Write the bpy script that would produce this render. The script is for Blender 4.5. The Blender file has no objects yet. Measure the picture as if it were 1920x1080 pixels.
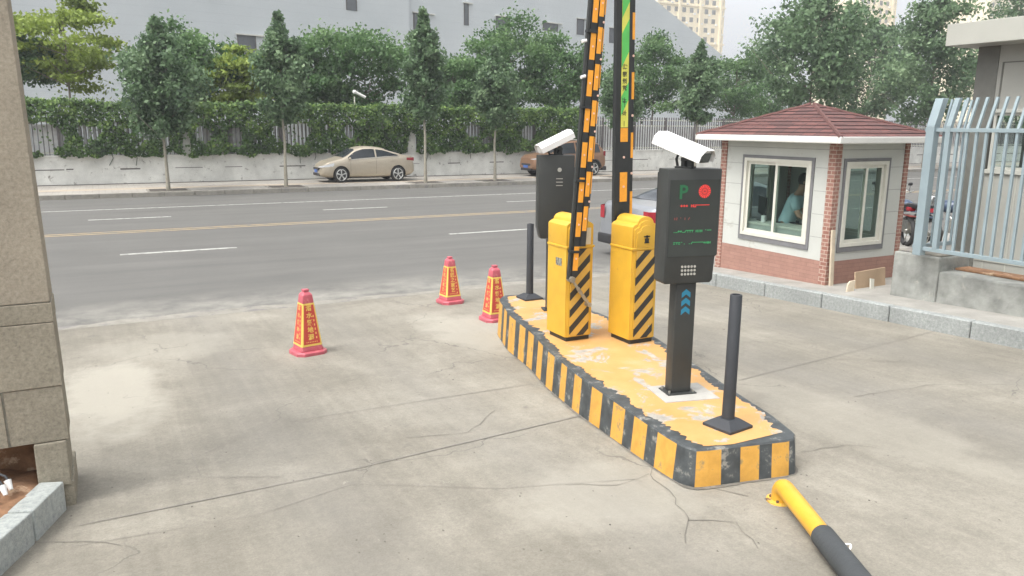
import bpy, bmesh, math, random
import numpy as np
from mathutils import Vector, Matrix
R = math.radians
# ------------------------------------------------------------------ camera, world, light
# world frame: X runs along the street (to the right), Y across it (away from the camera), street level z = 0
F, CX, CY = 1460.0, 960.0, 540.0
TH = math.atan(305 / 1460.0); ROLL = R(0.4); YAW = R(27.9); CAMZ = 2.5
sc = bpy.context.scene
col = sc.collection
cam_d = bpy.data.cameras.new('camera'); cam = bpy.data.objects.new('camera', cam_d); col.objects.link(cam)
cam_d.sensor_width = 36; cam_d.lens = F / 1920 * 36; cam_d.clip_end = 3000; cam_d.clip_start = 0.05
cam.matrix_world = Matrix.Translation((0, 0, CAMZ)) @ Matrix.Rotation(-YAW, 4, 'Z') @ Matrix.Rotation(math.pi / 2 - TH, 4, 'X') @ Matrix.Rotation(ROLL, 4, 'Z')
sc.camera = cam
SUN_EL, SUN_AZ = R(60), R(-100)          # azimuth measured from +Y towards +X
w = bpy.data.worlds.new("World"); sc.world = w; w.use_nodes = True
nt = w.node_tree; sky = nt.nodes.new('ShaderNodeTexSky'); sky.sky_type = 'NISHITA'; sky.sun_disc = False
sky.sun_elevation = SUN_EL; sky.sun_rotation = SUN_AZ; sky.air_density = 1.0; sky.dust_density = 6.0; sky.ozone_density = 1.0
bgn = nt.nodes['Background']; hs = nt.nodes.new('ShaderNodeHueSaturation'); hs.inputs['Saturation'].default_value = 0.16; hs.inputs['Value'].default_value = 3.3
nt.links.new(sky.outputs[0], hs.inputs['Color']); nt.links.new(hs.outputs[0], bgn.inputs[0]); bgn.inputs[1].default_value = 0.15
sl = bpy.data.lights.new('sun', 'SUN'); sl.energy = 1.3; sl.angle = R(14); sl.color = (1, .96, .88)
so = bpy.data.objects.new('sun', sl); col.objects.link(so)
sd = Vector((math.sin(SUN_AZ) * math.cos(SUN_EL), math.cos(SUN_AZ) * math.cos(SUN_EL), math.sin(SUN_EL)))
so.rotation_euler = sd.to_track_quat('Z', 'Y').to_euler()
sc.view_settings.view_transform = 'Standard'; sc.view_settings.look = 'None'; sc.view_settings.gamma = 1
sc.view_settings.exposure = -0.24

# ------------------------------------------------------------------ measuring helpers
M3 = cam.matrix_world.to_3x3()
def ray(px, py): return (M3 @ Vector(((px - CX) / F, -(py - CY) / F, -1)))
CO = Vector((0, 0, CAMZ))
def PZ(px, py, z): d = ray(px, py); return CO + d * ((z - CAMZ) / d.z)          # point at height z
def PL(px, py, n, c): d = ray(px, py); n = Vector(n); return CO + d * ((c - n.dot(CO)) / n.dot(d))
def PY(px, py, y): return PL(px, py, (0, 1, 0), y)
def PX(px, py, x): return PL(px, py, (1, 0, 0), x)
def proj(p):
    q = M3.transposed() @ (Vector(p) - CO); return CX + F * q.x / -q.z, CY - F * q.y / -q.z
def PB(px, y, z):                       # x on the line (.., y, z) seen in picture column px
    lo, hi = -80.0, 150.0
    for _ in range(50):
        m = (lo + hi) / 2
        q = M3.transposed() @ (Vector((m, y, z)) - CO)
        left = True if q.z > -.1 and m < 0 else (q.z <= -.1 and CX + F * q.x / -q.z < px)
        if left: lo = m
        else: hi = m
    return lo
def HZ(x, y, py):
    lo, hi = -5.0, 60.0
    for _ in range(50):
        m = (lo + hi) / 2
        if (M3.transposed() @ (Vector((x, y, m)) - CO)).z < -.1 and proj((x, y, m))[1] > py: lo = m
        else: hi = m
    return lo
EDGE = 10.95
def G(y): return max(0.0, 0.04 * (EDGE - y))
def rnd(a, b): return random.uniform(a, b)

# ------------------------------------------------------------------ materials
def N(t, k, **kw):
    n = t.nodes.new('ShaderNode' + k)
    for a, b in kw.items():
        if a.startswith('i_'): n.inputs[a[2:].replace('_', ' ')].default_value = b
        else: setattr(n, a, b)
    return n
def base(name, rough=.6, metal=0, spec=.5):
    m = bpy.data.materials.new(name); m.use_nodes = True; t = m.node_tree; b = t.nodes['Principled BSDF']
    b.inputs['Roughness'].default_value = rough; b.inputs['Metallic'].default_value = metal
    b.inputs['Specular IOR Level'].default_value = spec
    return m, t, b
def noise(t, scale, det=5, rough=.6, vec=None, dist=0):
    n = N(t, 'TexNoise'); n.inputs['Scale'].default_value = scale; n.inputs['Detail'].default_value = det
    n.inputs['Roughness'].default_value = rough; n.inputs['Distortion'].default_value = dist
    if vec is None: vec = N(t, 'TexCoord').outputs['Object']
    t.links.new(vec, n.inputs['Vector']); return n.outputs['Fac']
def ramp(t, fac, stops):
    r = N(t, 'ValToRGB'); e = r.color_ramp.elements
    while len(e) < len(stops): e.new(.5)
    for k, (p, c) in enumerate(stops):
        e[k].position = p; c = c if isinstance(c, tuple) else (c, c, c); e[k].color = (*c, 1)
    t.links.new(fac, r.inputs[0]); return r.outputs[0]
def mix(t, f, a, b, mode='MIX'):
    m = N(t, 'Mix', data_type='RGBA', blend_type=mode)
    for s, v in ((0, f), (6, a), (7, b)):
        if isinstance(v, (int, float)): m.inputs[s].default_value = v
        elif isinstance(v, tuple): m.inputs[s].default_value = (*v, 1)
        else: t.links.new(v, m.inputs[s])
    return m.outputs[2]
def math_(t, op, a, b=None, c=None):
    m = N(t, 'Math', operation=op)
    for k, v in enumerate((a, b, c)):
        if v is None: continue
        if isinstance(v, (int, float)): m.inputs[k].default_value = v
        else: t.links.new(v, m.inputs[k])
    return m.outputs[0]
def bump(t, b, h, st=.3, dist=.01):
    n = N(t, 'Bump'); n.inputs['Strength'].default_value = st; n.inputs['Distance'].default_value = dist
    t.links.new(h, n.inputs['Height']); t.links.new(n.outputs[0], b.inputs['Normal'])
def sep(t, vec=None):
    s = N(t, 'SeparateXYZ')
    if vec is None: vec = N(t, 'TexCoord').outputs['Object']
    t.links.new(vec, s.inputs[0]); return s.outputs
def comb(t, x, y, z=0):
    c = N(t, 'CombineXYZ')
    for k, v in enumerate((x, y, z)):
        if isinstance(v, (int, float)): c.inputs[k].default_value = v
        else: t.links.new(v, c.inputs[k])
    return c.outputs[0]
def mat(name, c, rough=.55, metal=0, var=.12, scale=6, bmp=0, bs=60, spec=.5, dirt=None, dscale=2.5, dth=.62):
    m, t, b = base(name, rough, metal, spec)
    f = noise(t, scale)
    cc = ramp(t, f, [(.3, tuple(x * (1 - var) for x in c)), (.7, tuple(min(1, x * (1 + var)) for x in c))])
    if dirt:
        d = ramp(t, noise(t, dscale, 8, .7), [(dth - .04, 0.0), (dth + .04, 1.0)])
        cc = mix(t, d, cc, dirt)
    t.links.new(cc, b.inputs['Base Color'])
    if bmp: bump(t, b, noise(t, bs), bmp)
    return m
def emis(name, c, s):
    m, t, b = base(name); b.inputs['Base Color'].default_value = (*[x * .3 for x in c], 1)
    b.inputs['Emission Color'].default_value = (*c, 1); b.inputs['Emission Strength'].default_value = s; return m

def m_concrete():
    m, t, b = base('driveway_concrete', .8, 0, .3)
    o = N(t, 'TexCoord').outputs['Object']; s = sep(t, o)
    big = noise(t, .55, 9, .68, o, .4); med = noise(t, 2.2, 8, .7, o)
    st = N(t, 'Mapping'); st.inputs['Scale'].default_value = (9, .7, 1); t.links.new(o, st.inputs[0])
    streak = noise(t, 1.0, 6, .65, st.outputs[0]); fine = noise(t, 90, 3, .7, o)
    c = ramp(t, big, [(.30, (.168, .155, .127)), (.50, (.216, .200, .166)), (.70, (.285, .266, .223))])
    c = mix(t, .6, c, ramp(t, med, [(.3, .42), (.5, .5), (.72, .58)]), 'OVERLAY')
    c = mix(t, .35, c, ramp(t, streak, [(.3, .36), (.7, .62)]), 'OVERLAY')
    c = mix(t, .25, c, ramp(t, fine, [(.3, .25), (.7, .75)]), 'OVERLAY')
    c = mix(t, .35, c, ramp(t, noise(t, 28, 6, .8, o), [(.3, .3), (.7, .7)]), 'OVERLAY')
    # darker tyre lanes (rubber worn in by traffic), wandering slightly with y
    wob = math_(t, 'MULTIPLY', math_(t, 'SUBTRACT', noise(t, .5, 2, .5, o), .5), .5)
    for cx, wd, amt in ((1.0, .55, .45), (2.45, .45, .35), (5.6, .7, .5), (7.1, .5, .4)):
        d = math_(t, 'ABSOLUTE', math_(t, 'SUBTRACT', math_(t, 'ADD', s[0], wob), cx))
        f = math_(t, 'MULTIPLY', math_(t, 'SMOOTH_MIN', math_(t, 'MAXIMUM', math_(t, 'SUBTRACT', 1, math_(t, 'DIVIDE', d, wd)), 0), 1, .3), amt)
        f = math_(t, 'MULTIPLY', f, ramp(t, noise(t, 1.6, 6, .7, o), [(.25, .4), (.7, 1.0)]))
        c = mix(t, f, c, (.165, .158, .145))
    for px, py, rx, ry, amt in ((215, 740, .5, 1.5, .75), (900, 620, .65, 1.6, .6), (300, 640, .9, .8, .3), (1180, 950, 1.0, .6, .4), (1600, 820, .5, 1.6, .3)):
        q = PZ(px, py, .15); ex_ = math_(t, 'DIVIDE', math_(t, 'SUBTRACT', s[0], q.x), rx); ey_ = math_(t, 'DIVIDE', math_(t, 'SUBTRACT', s[1], q.y), ry)
        rr_ = math_(t, 'ADD', math_(t, 'ADD', math_(t, 'MULTIPLY', ex_, ex_), math_(t, 'MULTIPLY', ey_, ey_)), math_(t, 'MULTIPLY', math_(t, 'SUBTRACT', noise(t, 1.8, 6, .65, o), .5), 2.2))
        c = mix(t, math_(t, 'MULTIPLY', ramp(t, rr_, [(.35, 1.0), (1.0, 0.0)]), amt), c, (.345, .325, .275))
    crk = N(t, 'TexVoronoi', feature='DISTANCE_TO_EDGE'); crk.inputs['Scale'].default_value = .55
    wv = N(t, 'VectorMath', operation='ADD'); nz = N(t, 'TexNoise'); nz.inputs['Scale'].default_value = 2.5; nz.inputs['Detail'].default_value = 6; t.links.new(o, nz.inputs['Vector'])
    sc_ = N(t, 'VectorMath', operation='SCALE'); sc_.inputs['Scale'].default_value = .5; t.links.new(nz.outputs['Color'], sc_.inputs[0]); t.links.new(o, wv.inputs[0]); t.links.new(sc_.outputs[0], wv.inputs[1]); t.links.new(wv.outputs[0], crk.inputs['Vector'])
    cm = math_(t, 'MULTIPLY', math_(t, 'LESS_THAN', crk.outputs['Distance'], .0035), ramp(t, noise(t, .7, 3, .5, o), [(.5, 0.0), (.56, .55)]))
    c = mix(t, cm, c, (.10, .095, .085))
    spot = ramp(t, noise(t, 5.5, 9, .75, o), [(.66, 0.0), (.72, 1.0)])
    c = mix(t, math_(t, 'MULTIPLY', spot, .5), c, (.40, .38, .33))
    oil = ramp(t, noise(t, 3.1, 5, .6, o), [(.69, 0.0), (.75, 1.0)])
    c = mix(t, math_(t, 'MULTIPLY', oil, .45), c, (.11, .105, .095))
    pit = ramp(t, noise(t, 22, 4, .6, o), [(.24, 1.0), (.29, 0.0)])
    c = mix(t, math_(t, 'MULTIPLY', pit, .85), c, (.16, .15, .14))
    t.links.new(c, b.inputs['Base Color'])
    h = math_(t, 'ADD', math_(t, 'MULTIPLY', streak, .6), math_(t, 'ADD', math_(t, 'MULTIPLY', fine, .35), math_(t, 'MULTIPLY', med, .5)))
    bump(t, b, h, .35, .012); return m
def m_asphalt():
    m, t, b = base('asphalt', .78, 0, .35); o = N(t, 'TexCoord').outputs['Object']
    mp = N(t, 'Mapping'); mp.inputs['Scale'].default_value = (.12, 1.6, 1); t.links.new(o, mp.inputs[0])
    c = ramp(t, noise(t, 1, 5, .6, mp.outputs[0]), [(.3, (.102, .100, .093)), (.7, (.134, .130, .120))])
    c = mix(t, .5, c, ramp(t, noise(t, .5, 5, .6, o), [(.3, .42), (.7, .58)]), 'OVERLAY')
    c = mix(t, .5, c, ramp(t, noise(t, 60, 3, .8, o), [(.3, .3), (.7, .7)]), 'OVERLAY')
    patch = ramp(t, noise(t, .28, 3, .5, o), [(.62, 0.0), (.64, 1.0)])
    c = mix(t, math_(t, 'MULTIPLY', patch, .3), c, (.11, .11, .108))
    dust = ramp(t, sep(t, o)[1], [(0, 0.0), (1, 1.0)])
    s = sep(t, o)[1]
    near = math_(t, 'MAXIMUM', math_(t, 'SUBTRACT', 1, math_(t, 'DIVIDE', math_(t, 'ABSOLUTE', math_(t, 'SUBTRACT', s, 11.2)), 1.3)), 0)
    near = math_(t, 'MULTIPLY', near, ramp(t, noise(t, .9, 6, .7, o), [(.4, .1), (.62, 1.0)]))
    c = mix(t, near, c, (.26, .25, .22))
    t.links.new(c, b.inputs['Base Color']); bump(t, b, noise(t, 120, 3, .7, o), .4, .01); return m
def m_paint_top():
    m, t, b = base('worn_yellow_paint', .6); o = N(t, 'TexCoord').outputs['Object']
    y = ramp(t, noise(t, 2.2, 5, .6, o), [(.35, (.48, .25, .075)), (.6, (.52, .30, .11)), (.8, (.52, .36, .20))])
    ch = ramp(t, noise(t, 3.2, 10, .68, o, .6), [(.535, 0.0), (.57, 1.0)])
    cc = mix(t, ch, y, ramp(t, noise(t, 14, 4, .6, o), [(.3, (.26, .245, .21)), (.7, (.43, .40, .35))]))
    dk = ramp(t, noise(t, 8, 9, .75, o), [(.66, 0.0), (.70, 1.0)])
    cc = mix(t, math_(t, 'MULTIPLY', dk, .7), cc, (.20, .19, .17))
    t.links.new(cc, b.inputs['Base Color']); bump(t, b, ch, -.4, .006); return m
def m_brick(name, c1, c2, mortar, bw, bh, ms=.012, rough=.7, uv=False, off=.5):
    m, t, b = base(name, rough); br = N(t, 'TexBrick'); br.offset = off
    if uv: vec = N(t, 'TexCoord').outputs['UV']
    else:
        s = sep(t); vec = comb(t, math_(t, 'ADD', s[0], s[1]), s[2])
    t.links.new(vec, br.inputs['Vector'])
    br.inputs['Scale'].default_value = 1; br.inputs['Brick Width'].default_value = bw; br.inputs['Row Height'].default_value = bh
    br.inputs['Mortar Size'].default_value = ms; br.inputs['Mortar Smooth'].default_value = .1
    br.inputs['Color1'].default_value = (*c1, 1); br.inputs['Color2'].default_value = (*c2, 1); br.inputs['Mortar'].default_value = (*mortar, 1)
    c = mix(t, .5, br.outputs['Color'], ramp(t, noise(t, 7, 6, .7), [(.3, .4), (.7, .6)]), 'OVERLAY')
    t.links.new(c, b.inputs['Base Color']); bump(t, b, br.outputs['Fac'], -.3, .004); return m
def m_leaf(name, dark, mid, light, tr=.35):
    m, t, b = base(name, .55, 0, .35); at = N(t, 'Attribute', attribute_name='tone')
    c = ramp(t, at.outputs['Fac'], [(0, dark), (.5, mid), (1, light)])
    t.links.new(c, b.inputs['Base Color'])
    tl = N(t, 'BsdfTranslucent'); t.links.new(c, tl.inputs['Color'])
    ms = N(t, 'MixShader'); ms.inputs[0].default_value = tr
    t.links.new(b.outputs[0], ms.inputs[1]); t.links.new(tl.outputs[0], ms.inputs[2])
    t.links.new(ms.outputs[0], t.nodes['Material Output'].inputs[0]); return m
def m_glass(name, tint=(.7, .8, .8), dens=.35):
    m, t, b = base(name, .04); b.inputs['Base Color'].default_value = (.02, .025, .025, 1)
    tr = N(t, 'BsdfTransparent'); tr.inputs[0].default_value = (*tint, 1)
    ms = N(t, 'MixShader'); ms.inputs[0].default_value = dens
    t.links.new(tr.outputs[0], ms.inputs[1]); t.links.new(b.outputs[0], ms.inputs[2])
    t.links.new(ms.outputs[0], t.nodes['Material Output'].inputs[0]); return m
def m_siding():
    m, t, b = base('white_siding', .6); s = sep(t); o = N(t, 'TexCoord').outputs['Object']
    l = math_(t, 'LESS_THAN', math_(t, 'FRACT', math_(t, 'DIVIDE', s[2], .62)), .05)
    c = ramp(t, noise(t, .15, 4, .5, o), [(.3, (.47, .505, .52)), (.7, (.53, .56, .575))])
    c = mix(t, math_(t, 'MULTIPLY', l, .22), c, (.3, .33, .36))
    t.links.new(c, b.inputs['Base Color']); return m
def m_stone(name, c, lo, hi, sc_=40):
    m, t, b = base(name, .85, 0, .25); o = N(t, 'TexCoord').outputs['Object']
    cc = ramp(t, noise(t, sc_, 6, .8, o), [(.3, lo), (.5, c), (.7, hi)])
    cc = mix(t, .5, cc, ramp(t, noise(t, 2.0, 5, .6, o), [(.3, .36), (.7, .62)]), 'OVERLAY')
    vo = ramp(t, noise(t, 12, 7, .75, o), [(.68, 0.0), (.72, 1.0)])
    cc = mix(t, math_(t, 'MULTIPLY', vo, .35), cc, tuple(x * .45 for x in c))
    t.links.new(cc, b.inputs['Base Color']); bump(t, b, noise(t, sc_, 7, .8, o), .6, .012); return m
def m_stripes():
    m, t, b = base('hazard_stripes', .4); s = sep(t)
    f = math_(t, 'FRACT', math_(t, 'DIVIDE', math_(t, 'SUBTRACT', math_(t, 'SUBTRACT', s[2], .012), math_(t, 'MULTIPLY', s[0], .95)), .158))
    k = math_(t, 'LESS_THAN', f, .47)
    c = mix(t, k, (.56, .335, .06), (.030, .029, .027))
    c = mix(t, .5, c, ramp(t, noise(t, 9, 6, .7), [(.3, .4), (.7, .58)]), 'OVERLAY')
    t.links.new(c, b.inputs['Base Color']); return m

MT = dict(
    conc=m_concrete(), asph=m_asphalt(), ptop=m_paint_top(),
    kjoint=mat('shadow_gap', (.30, .30, .285), .8),  # plain grey of the joint lines between kiosk wall panels
    kerbl=m_stone('pale_granite', (.36, .385, .37), (.25, .27, .265), (.47, .49, .47), 30),
    kerb=m_stone('granite_kerb', (.27, .285, .275), (.18, .195, .19), (.37, .38, .365), 30),
    pillar=m_stone('pillar_stone', (.31, .275, .215), (.21, .185, .145), (.39, .35, .285), 45),
    pillar2=m_stone('pillar_lower_stone', (.27, .245, .19), (.18, .165, .13), (.35, .32, .255), 45),
    mortar=mat('mortar', (.27, .255, .21), .9, var=.25, scale=20),
    soil=mat('soil', (.22, .12, .065), .95, var=.4, scale=9, bmp=.8, bs=25, dirt=(.42, .30, .20), dscale=6),
    paving=None,
    yard=mat('yard_concrete', (.27, .26, .235), .85, var=.2, scale=3, bmp=.3),
    ground=mat('far_ground', (.16, .15, .12), .95, var=.3, scale=.4),
    edge=mat('edge_strip', (.235, .222, .19), .85, var=.25, scale=5, bmp=.3, dirt=(.17, .16, .15), dth=.56),
    pblack=mat('worn_black_paint', (.055, .062, .064), .6, var=.45, scale=9, dirt=(.25, .24, .21), dscale=9, dth=.60),
    pyel=mat('worn_orange_paint', (.56, .30, .055), .6, var=.2, scale=8, dirt=(.30, .21, .09), dscale=8, dth=.60),
    yel=mat('yellow_enamel', (.58, .34, .035), .38, var=.10, scale=3, dirt=(.42, .25, .07), dscale=7, dth=.655),
    stripes=m_stripes(), black=mat('black_metal', (.022, .024, .024), .42, var=.2, scale=8),
    blackm=mat('black_rubber', (.032, .035, .040), .6, var=.15), dgrey=mat('dark_grey_box', (.032, .034, .032), .45, var=.12, scale=5, dirt=(.1, .1, .09), dth=.7),
    screen=mat('screen_acrylic', (.035, .04, .038), .16, var=.1), steel=mat('steel', (.55, .54, .50), .35, 1, var=.15, scale=20),
    rust=mat('galvanised_rod', (.36, .33, .27), .5, .6, var=.3, scale=25), silver=mat('silver_button', (.42, .41, .37), .4, .3),
    white=mat('white_plastic', (.70, .69, .67), .35, var=.04), cream=mat('cream_frame', (.58, .57, .50), .4, var=.06),
    stick=mat('orange_reflector', (.80, .34, .03), .45, var=.10, scale=14), dot=mat('pink_white_dot', (.75, .50, .40), .4),
    chev=emis('blue_chevron_glow', (.03, .30, .48), .45),  # unlit blue chevrons, brightened by an added glow of their own
    green=emis('green_led', (.05, .50, .16), .55), dgreen=emis('dim_green_led', (.02, .22, .08), .35), red=emis('red_led', (.9, .06, .05), .8), dred=emis('dim_red_led', (.45, .09, .08), .45),
    conep=mat('cone_plastic', (.44, .095, .12), .45, var=.12, scale=9, dirt=(.55, .2, .2), dscale=9), coner=mat('cone_panel_red', (.48, .06, .045), .4, var=.1),
    coney=mat('cone_yellow', (.70, .50, .11), .4, var=.06), conet=mat('cone_lettering', (.72, .42, .13), .45),
    adg=mat('sticker_green', (.10, .48, .10), .4), ady=mat('sticker_yellow', (.62, .60, .10), .4), paper=mat('beige_sticker', (.55, .50, .38), .5), tagm=mat('grey_tag', (.35, .35, .30), .35, .3, dirt=(.12, .12, .11), dscale=40, dth=.5),
    kwhite=mat('kiosk_panel', (.48, .49, .455), .5, var=.07, scale=1.5, dirt=(.38, .37, .33), dscale=2.2, dth=.64), kgrey=mat('window_surround', (.16, .16, .165), .6),
    kbrick=m_brick('corner_brick', (.25, .11, .08), (.30, .155, .12), (.42, .33, .27), .11, .055, .006),
    kclad=m_brick('brick_cladding', (.33, .185, .145), (.29, .16, .125), (.24, .135, .105), .24, .055, .003),
    kgut=mat('white_gutter', (.60, .595, .56), .35, var=.04), kdark=mat('kiosk_inside', (.34, .33, .30), .8), kfloor=mat('kiosk_floor', (.2, .2, .19), .7),
    shing=m_brick('red_shingles', (.150, .062, .054), (.085, .040, .037), (.04, .024, .024), .22, .105, .008, .85, True),
    glass=m_glass('window_glass', (.86, .93, .91), .13), cglass=m_glass('car_glass', (.25, .28, .28), .8), dglass=mat('dark_glass', (.03, .035, .04), .08, var=.2, scale=2, spec=.3),
    fence=mat('blue_grey_paint', (.22, .275, .295), .45, var=.08, scale=3), cwall=mat('rough_concrete', (.245, .25, .23), .9, var=.35, scale=4, bmp=.6, bs=18, dirt=(.42, .40, .34), dscale=3.5, dth=.64),
    bldg=mat('grey_panel', (.29, .29, .26), .6, var=.06, scale=1), bldg2=mat('grey_fascia', (.36, .36, .32), .55, var=.06, scale=1), brown=mat('brown_cladding', (.12, .12, .105), .6, var=.1),
    ply=mat('plywood', (.36, .26, .17), .8, var=.15, scale=3), wood=mat('pale_wood', (.52, .44, .33), .8, var=.15), orang=mat('orange_rag', (.75, .38, .14), .8),
    wwall=mat('whitewashed_wall', (.56, .56, .525), .85, var=.18, scale=1.6, bmp=.3, dirt=(.22, .21, .19), dscale=3.5, dth=.62), gap=mat('dark_joint', (.10, .09, .085), .9),
    rail=mat('cream_rail', (.60, .60, .52), .6), ppale=mat('pale_picket', (.78, .79, .78), .6), picket=mat('dark_picket', (.13, .12, .12), .6),
    siding=m_siding(), wdark=mat('dark_window', (.10, .11, .12), .2, var=.2, scale=1), tower=mat('cream_tower', (.80, .71, .52), .8, var=.06, scale=.1), towerw=mat('tower_window', (.20, .20, .19), .4, var=.3, scale=.3),
    bark=mat('bark', (.17, .145, .11), .9, var=.25, scale=12, bmp=.5, bs=30), bark2=mat('pale_bark', (.27, .25, .20), .9, var=.2, scale=10),
    leafA=m_leaf('poplar_leaves', (.060, .105, .058), (.125, .205, .100), (.250, .345, .190)),
    leafB=m_leaf('dark_leaves', (.044, .098, .036), (.100, .190, .068), (.200, .310, .125)),
    leafC=m_leaf('yellow_green_leaves', (.12, .17, .03), (.25, .33, .06), (.40, .47, .12)),
    leafD=m_leaf('ivy_leaves', (.020, .048, .014), (.080, .150, .038), (.260, .375, .095), .2),
    tyre=mat('tyre', (.03, .03, .03), .8), rim=mat('alloy', (.55, .56, .54), .3, .7), trim=mat('black_trim', (.025, .025, .027), .5),
    gold=mat('champagne_paint', (.42, .37, .29), .3, .35, var=.03), orange=mat('bronze_paint', (.27, .16, .10), .3, .4, var=.03), silv=mat('silver_paint', (.24, .25, .265), .28, .3, var=.03),
    tail=mat('tail_lamp', (.28, .02, .03), .2), lamp=mat('head_lamp', (.70, .72, .74), .12, .2), blue=mat('blue_plate', (.05, .13, .40), .4),
    skin=mat('skin', (.42, .25, .17), .6, var=.05), hair=mat('hair', (.03, .026, .022), .8), shirt=mat('light_blue_shirt', (.36, .50, .54), .8, var=.06), trous=mat('dark_trousers', (.04, .045, .06), .8),
    lwhite=mat('road_paint_white', (.42, .42, .39), .7, var=.2, scale=6, dirt=(.20, .195, .185), dscale=7, dth=.55), lyel=mat('road_paint_yellow', (.34, .26, .15), .7, var=.15, scale=6, dirt=(.22, .2, .18), dscale=5, dth=.56),
    crack=mat('crack', (.14, .13, .11), .95), joint=mat('joint', (.20, .185, .165), .95, var=.2, scale=3), mblue=mat('blue_fairing', (.045, .07, .12), .3), mred=mat('red_fairing', (.22, .05, .045), .3), pitm=mat('pit_soil', (.07, .06, .05), .95, var=.3, scale=10),
)
def m_paving():
    m, t, b = base('paving_blocks', .85); br = N(t, 'TexBrick'); o = N(t, 'TexCoord').outputs['Object']; t.links.new(o, br.inputs['Vector'])
    br.inputs['Scale'].default_value = 1; br.inputs['Brick Width'].default_value = .4; br.inputs['Row Height'].default_value = .2; br.inputs['Mortar Size'].default_value = .01
    br.inputs['Color1'].default_value = (.32, .30, .265, 1); br.inputs['Color2'].default_value = (.28, .262, .235, 1); br.inputs['Mortar'].default_value = (.21, .195, .175, 1)
    s = sep(t, o); band = math_(t, 'LESS_THAN', math_(t, 'ABSOLUTE', math_(t, 'SUBTRACT', s[1], 31.6)), .35)
    c = mix(t, math_(t, 'MULTIPLY', band, .65), br.outputs['Color'], (.40, .32, .23))
    c = mix(t, .7, c, ramp(t, noise(t, .7, 6, .6, o), [(.3, .36), (.7, .62)]), 'OVERLAY')
    t.links.new(c, b.inputs['Base Color']); return m
MT['paving'] = m_paving()

# ------------------------------------------------------------------ mesh builder
class MB:
    def __init__(s): s.v, s.f, s.m = [], [], []
    def add(s, v, f, mi=0, M=None):
        k = len(s.v)
        if M is not None: v = [M @ Vector(p) for p in v]
        s.v += [tuple(p) for p in v]; s.f += [tuple(i + k for i in q) for q in f]; s.m += [mi] * len(f); return s
    def box(s, x0, x1, y0, y1, z0, z1, mi=0, M=None):
        v = [(x, y, z) for z in (z0, z1) for y in (y0, y1) for x in (x0, x1)]
        return s.add(v, [(0, 2, 3, 1), (4, 5, 7, 6), (0, 1, 5, 4), (2, 6, 7, 3), (0, 4, 6, 2), (1, 3, 7, 5)], mi, M)
    def quad(s, a, b, c, d, mi=0): return s.add([a, b, c, d], [(0, 1, 2, 3)], mi)
    def tube(s, pts, rad, n=10, mi=0, caps=True, M=None):
        pts = [Vector(p) for p in pts]; r = rad if isinstance(rad, (list, tuple)) else [rad] * len(pts); v, f = [], []
        up = None
        for i, p in enumerate(pts):
            d = (pts[min(i + 1, len(pts) - 1)] - pts[max(i - 1, 0)]).normalized()
            if up is None: up = Vector((0, 0, 1)) if abs(d.z) < .9 else Vector((1, 0, 0))
            a = d.cross(up).normalized(); b_ = d.cross(a).normalized(); up = -b_ if False else up
            for k in range(n):
                t = 2 * math.pi * k / n; v.append(p + a * math.cos(t) * r[i] + b_ * math.sin(t) * r[i])
        for i in range(len(pts) - 1):
            for k in range(n): f.append((i * n + k, i * n + (k + 1) % n, (i + 1) * n + (k + 1) % n, (i + 1) * n + k))
        if caps: f += [tuple(range(n))[::-1], tuple((len(pts) - 1) * n + k for k in range(n))]
        return s.add(v, f, mi, M)
    def prism(s, poly, h0, h1, axis='z', mi=0, M=None):    # poly of 2-D points extruded along axis
        n = len(poly)
        def P(p, h): return (p[0], p[1], h) if axis == 'z' else ((p[0], h, p[1]) if axis == 'y' else (h, p[0], p[1]))
        v = [P(p, h0) for p in poly] + [P(p, h1) for p in poly]
        f = [tuple(range(n))[::-1], tuple(range(n, 2 * n))] + [(k, (k + 1) % n, n + (k + 1) % n, n + k) for k in range(n)]
        return s.add(v, f, mi, M)
    def rings(s, rings, mi=0, cap=True, M=None):
        n = len(rings[0]); v = [p for r in rings for p in r]; f = []
        for i in range(len(rings) - 1):
            for k in range(n): f.append((i * n + k, i * n + (k + 1) % n, (i + 1) * n + (k + 1) % n, (i + 1) * n + k))
        if cap: f += [tuple(range(n))[::-1], tuple((len(rings) - 1) * n + k for k in range(n))]
        return s.add(v, f, mi, M)
    def sphere(s, c, r, n=12, mi=0, sx=1, sy=1, sz=1):
        rr = []
        for i in range(1, n // 2):
            a = math.pi * i / (n // 2) - math.pi / 2
            rr.append([(c[0] + sx * r * math.cos(a) * math.cos(2 * math.pi * k / n), c[1] + sy * r * math.cos(a) * math.sin(2 * math.pi * k / n), c[2] + sz * r * math.sin(a)) for k in range(n)])
        return s.rings(rr, mi)
    def build(s, name, m, parent=None, bevel=0, smooth=False, seg=2, sub=0, loc=None):
        me = bpy.data.meshes.new(name)
        me.from_pydata(s.v, [], s.f)
        for x in (m if isinstance(m, (list, tuple)) else [m]): me.materials.append(x)
        if any(s.m): me.polygons.foreach_set('material_index', s.m)
        bm = bmesh.new(); bm.from_mesh(me); bmesh.ops.recalc_face_normals(bm, faces=bm.faces)
        if bevel:
            es = [e for e in bm.edges if len(e.link_faces) == 2 and e.calc_face_angle(0) > .5]
            bmesh.ops.bevel(bm, geom=es, offset=bevel, segments=seg, affect='EDGES', profile=.6, clamp_overlap=True)
        bm.to_mesh(me); bm.free()
        if smooth:
            me.polygons.foreach_set('use_smooth', [True] * len(me.polygons))
        me.update(); o = bpy.data.objects.new(name, me); col.objects.link(o)
        if smooth and smooth != 2: me.set_sharp_from_angle(angle=R(42))
        if parent: o.parent = parent
        if loc: o.location = loc
        return o
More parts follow.
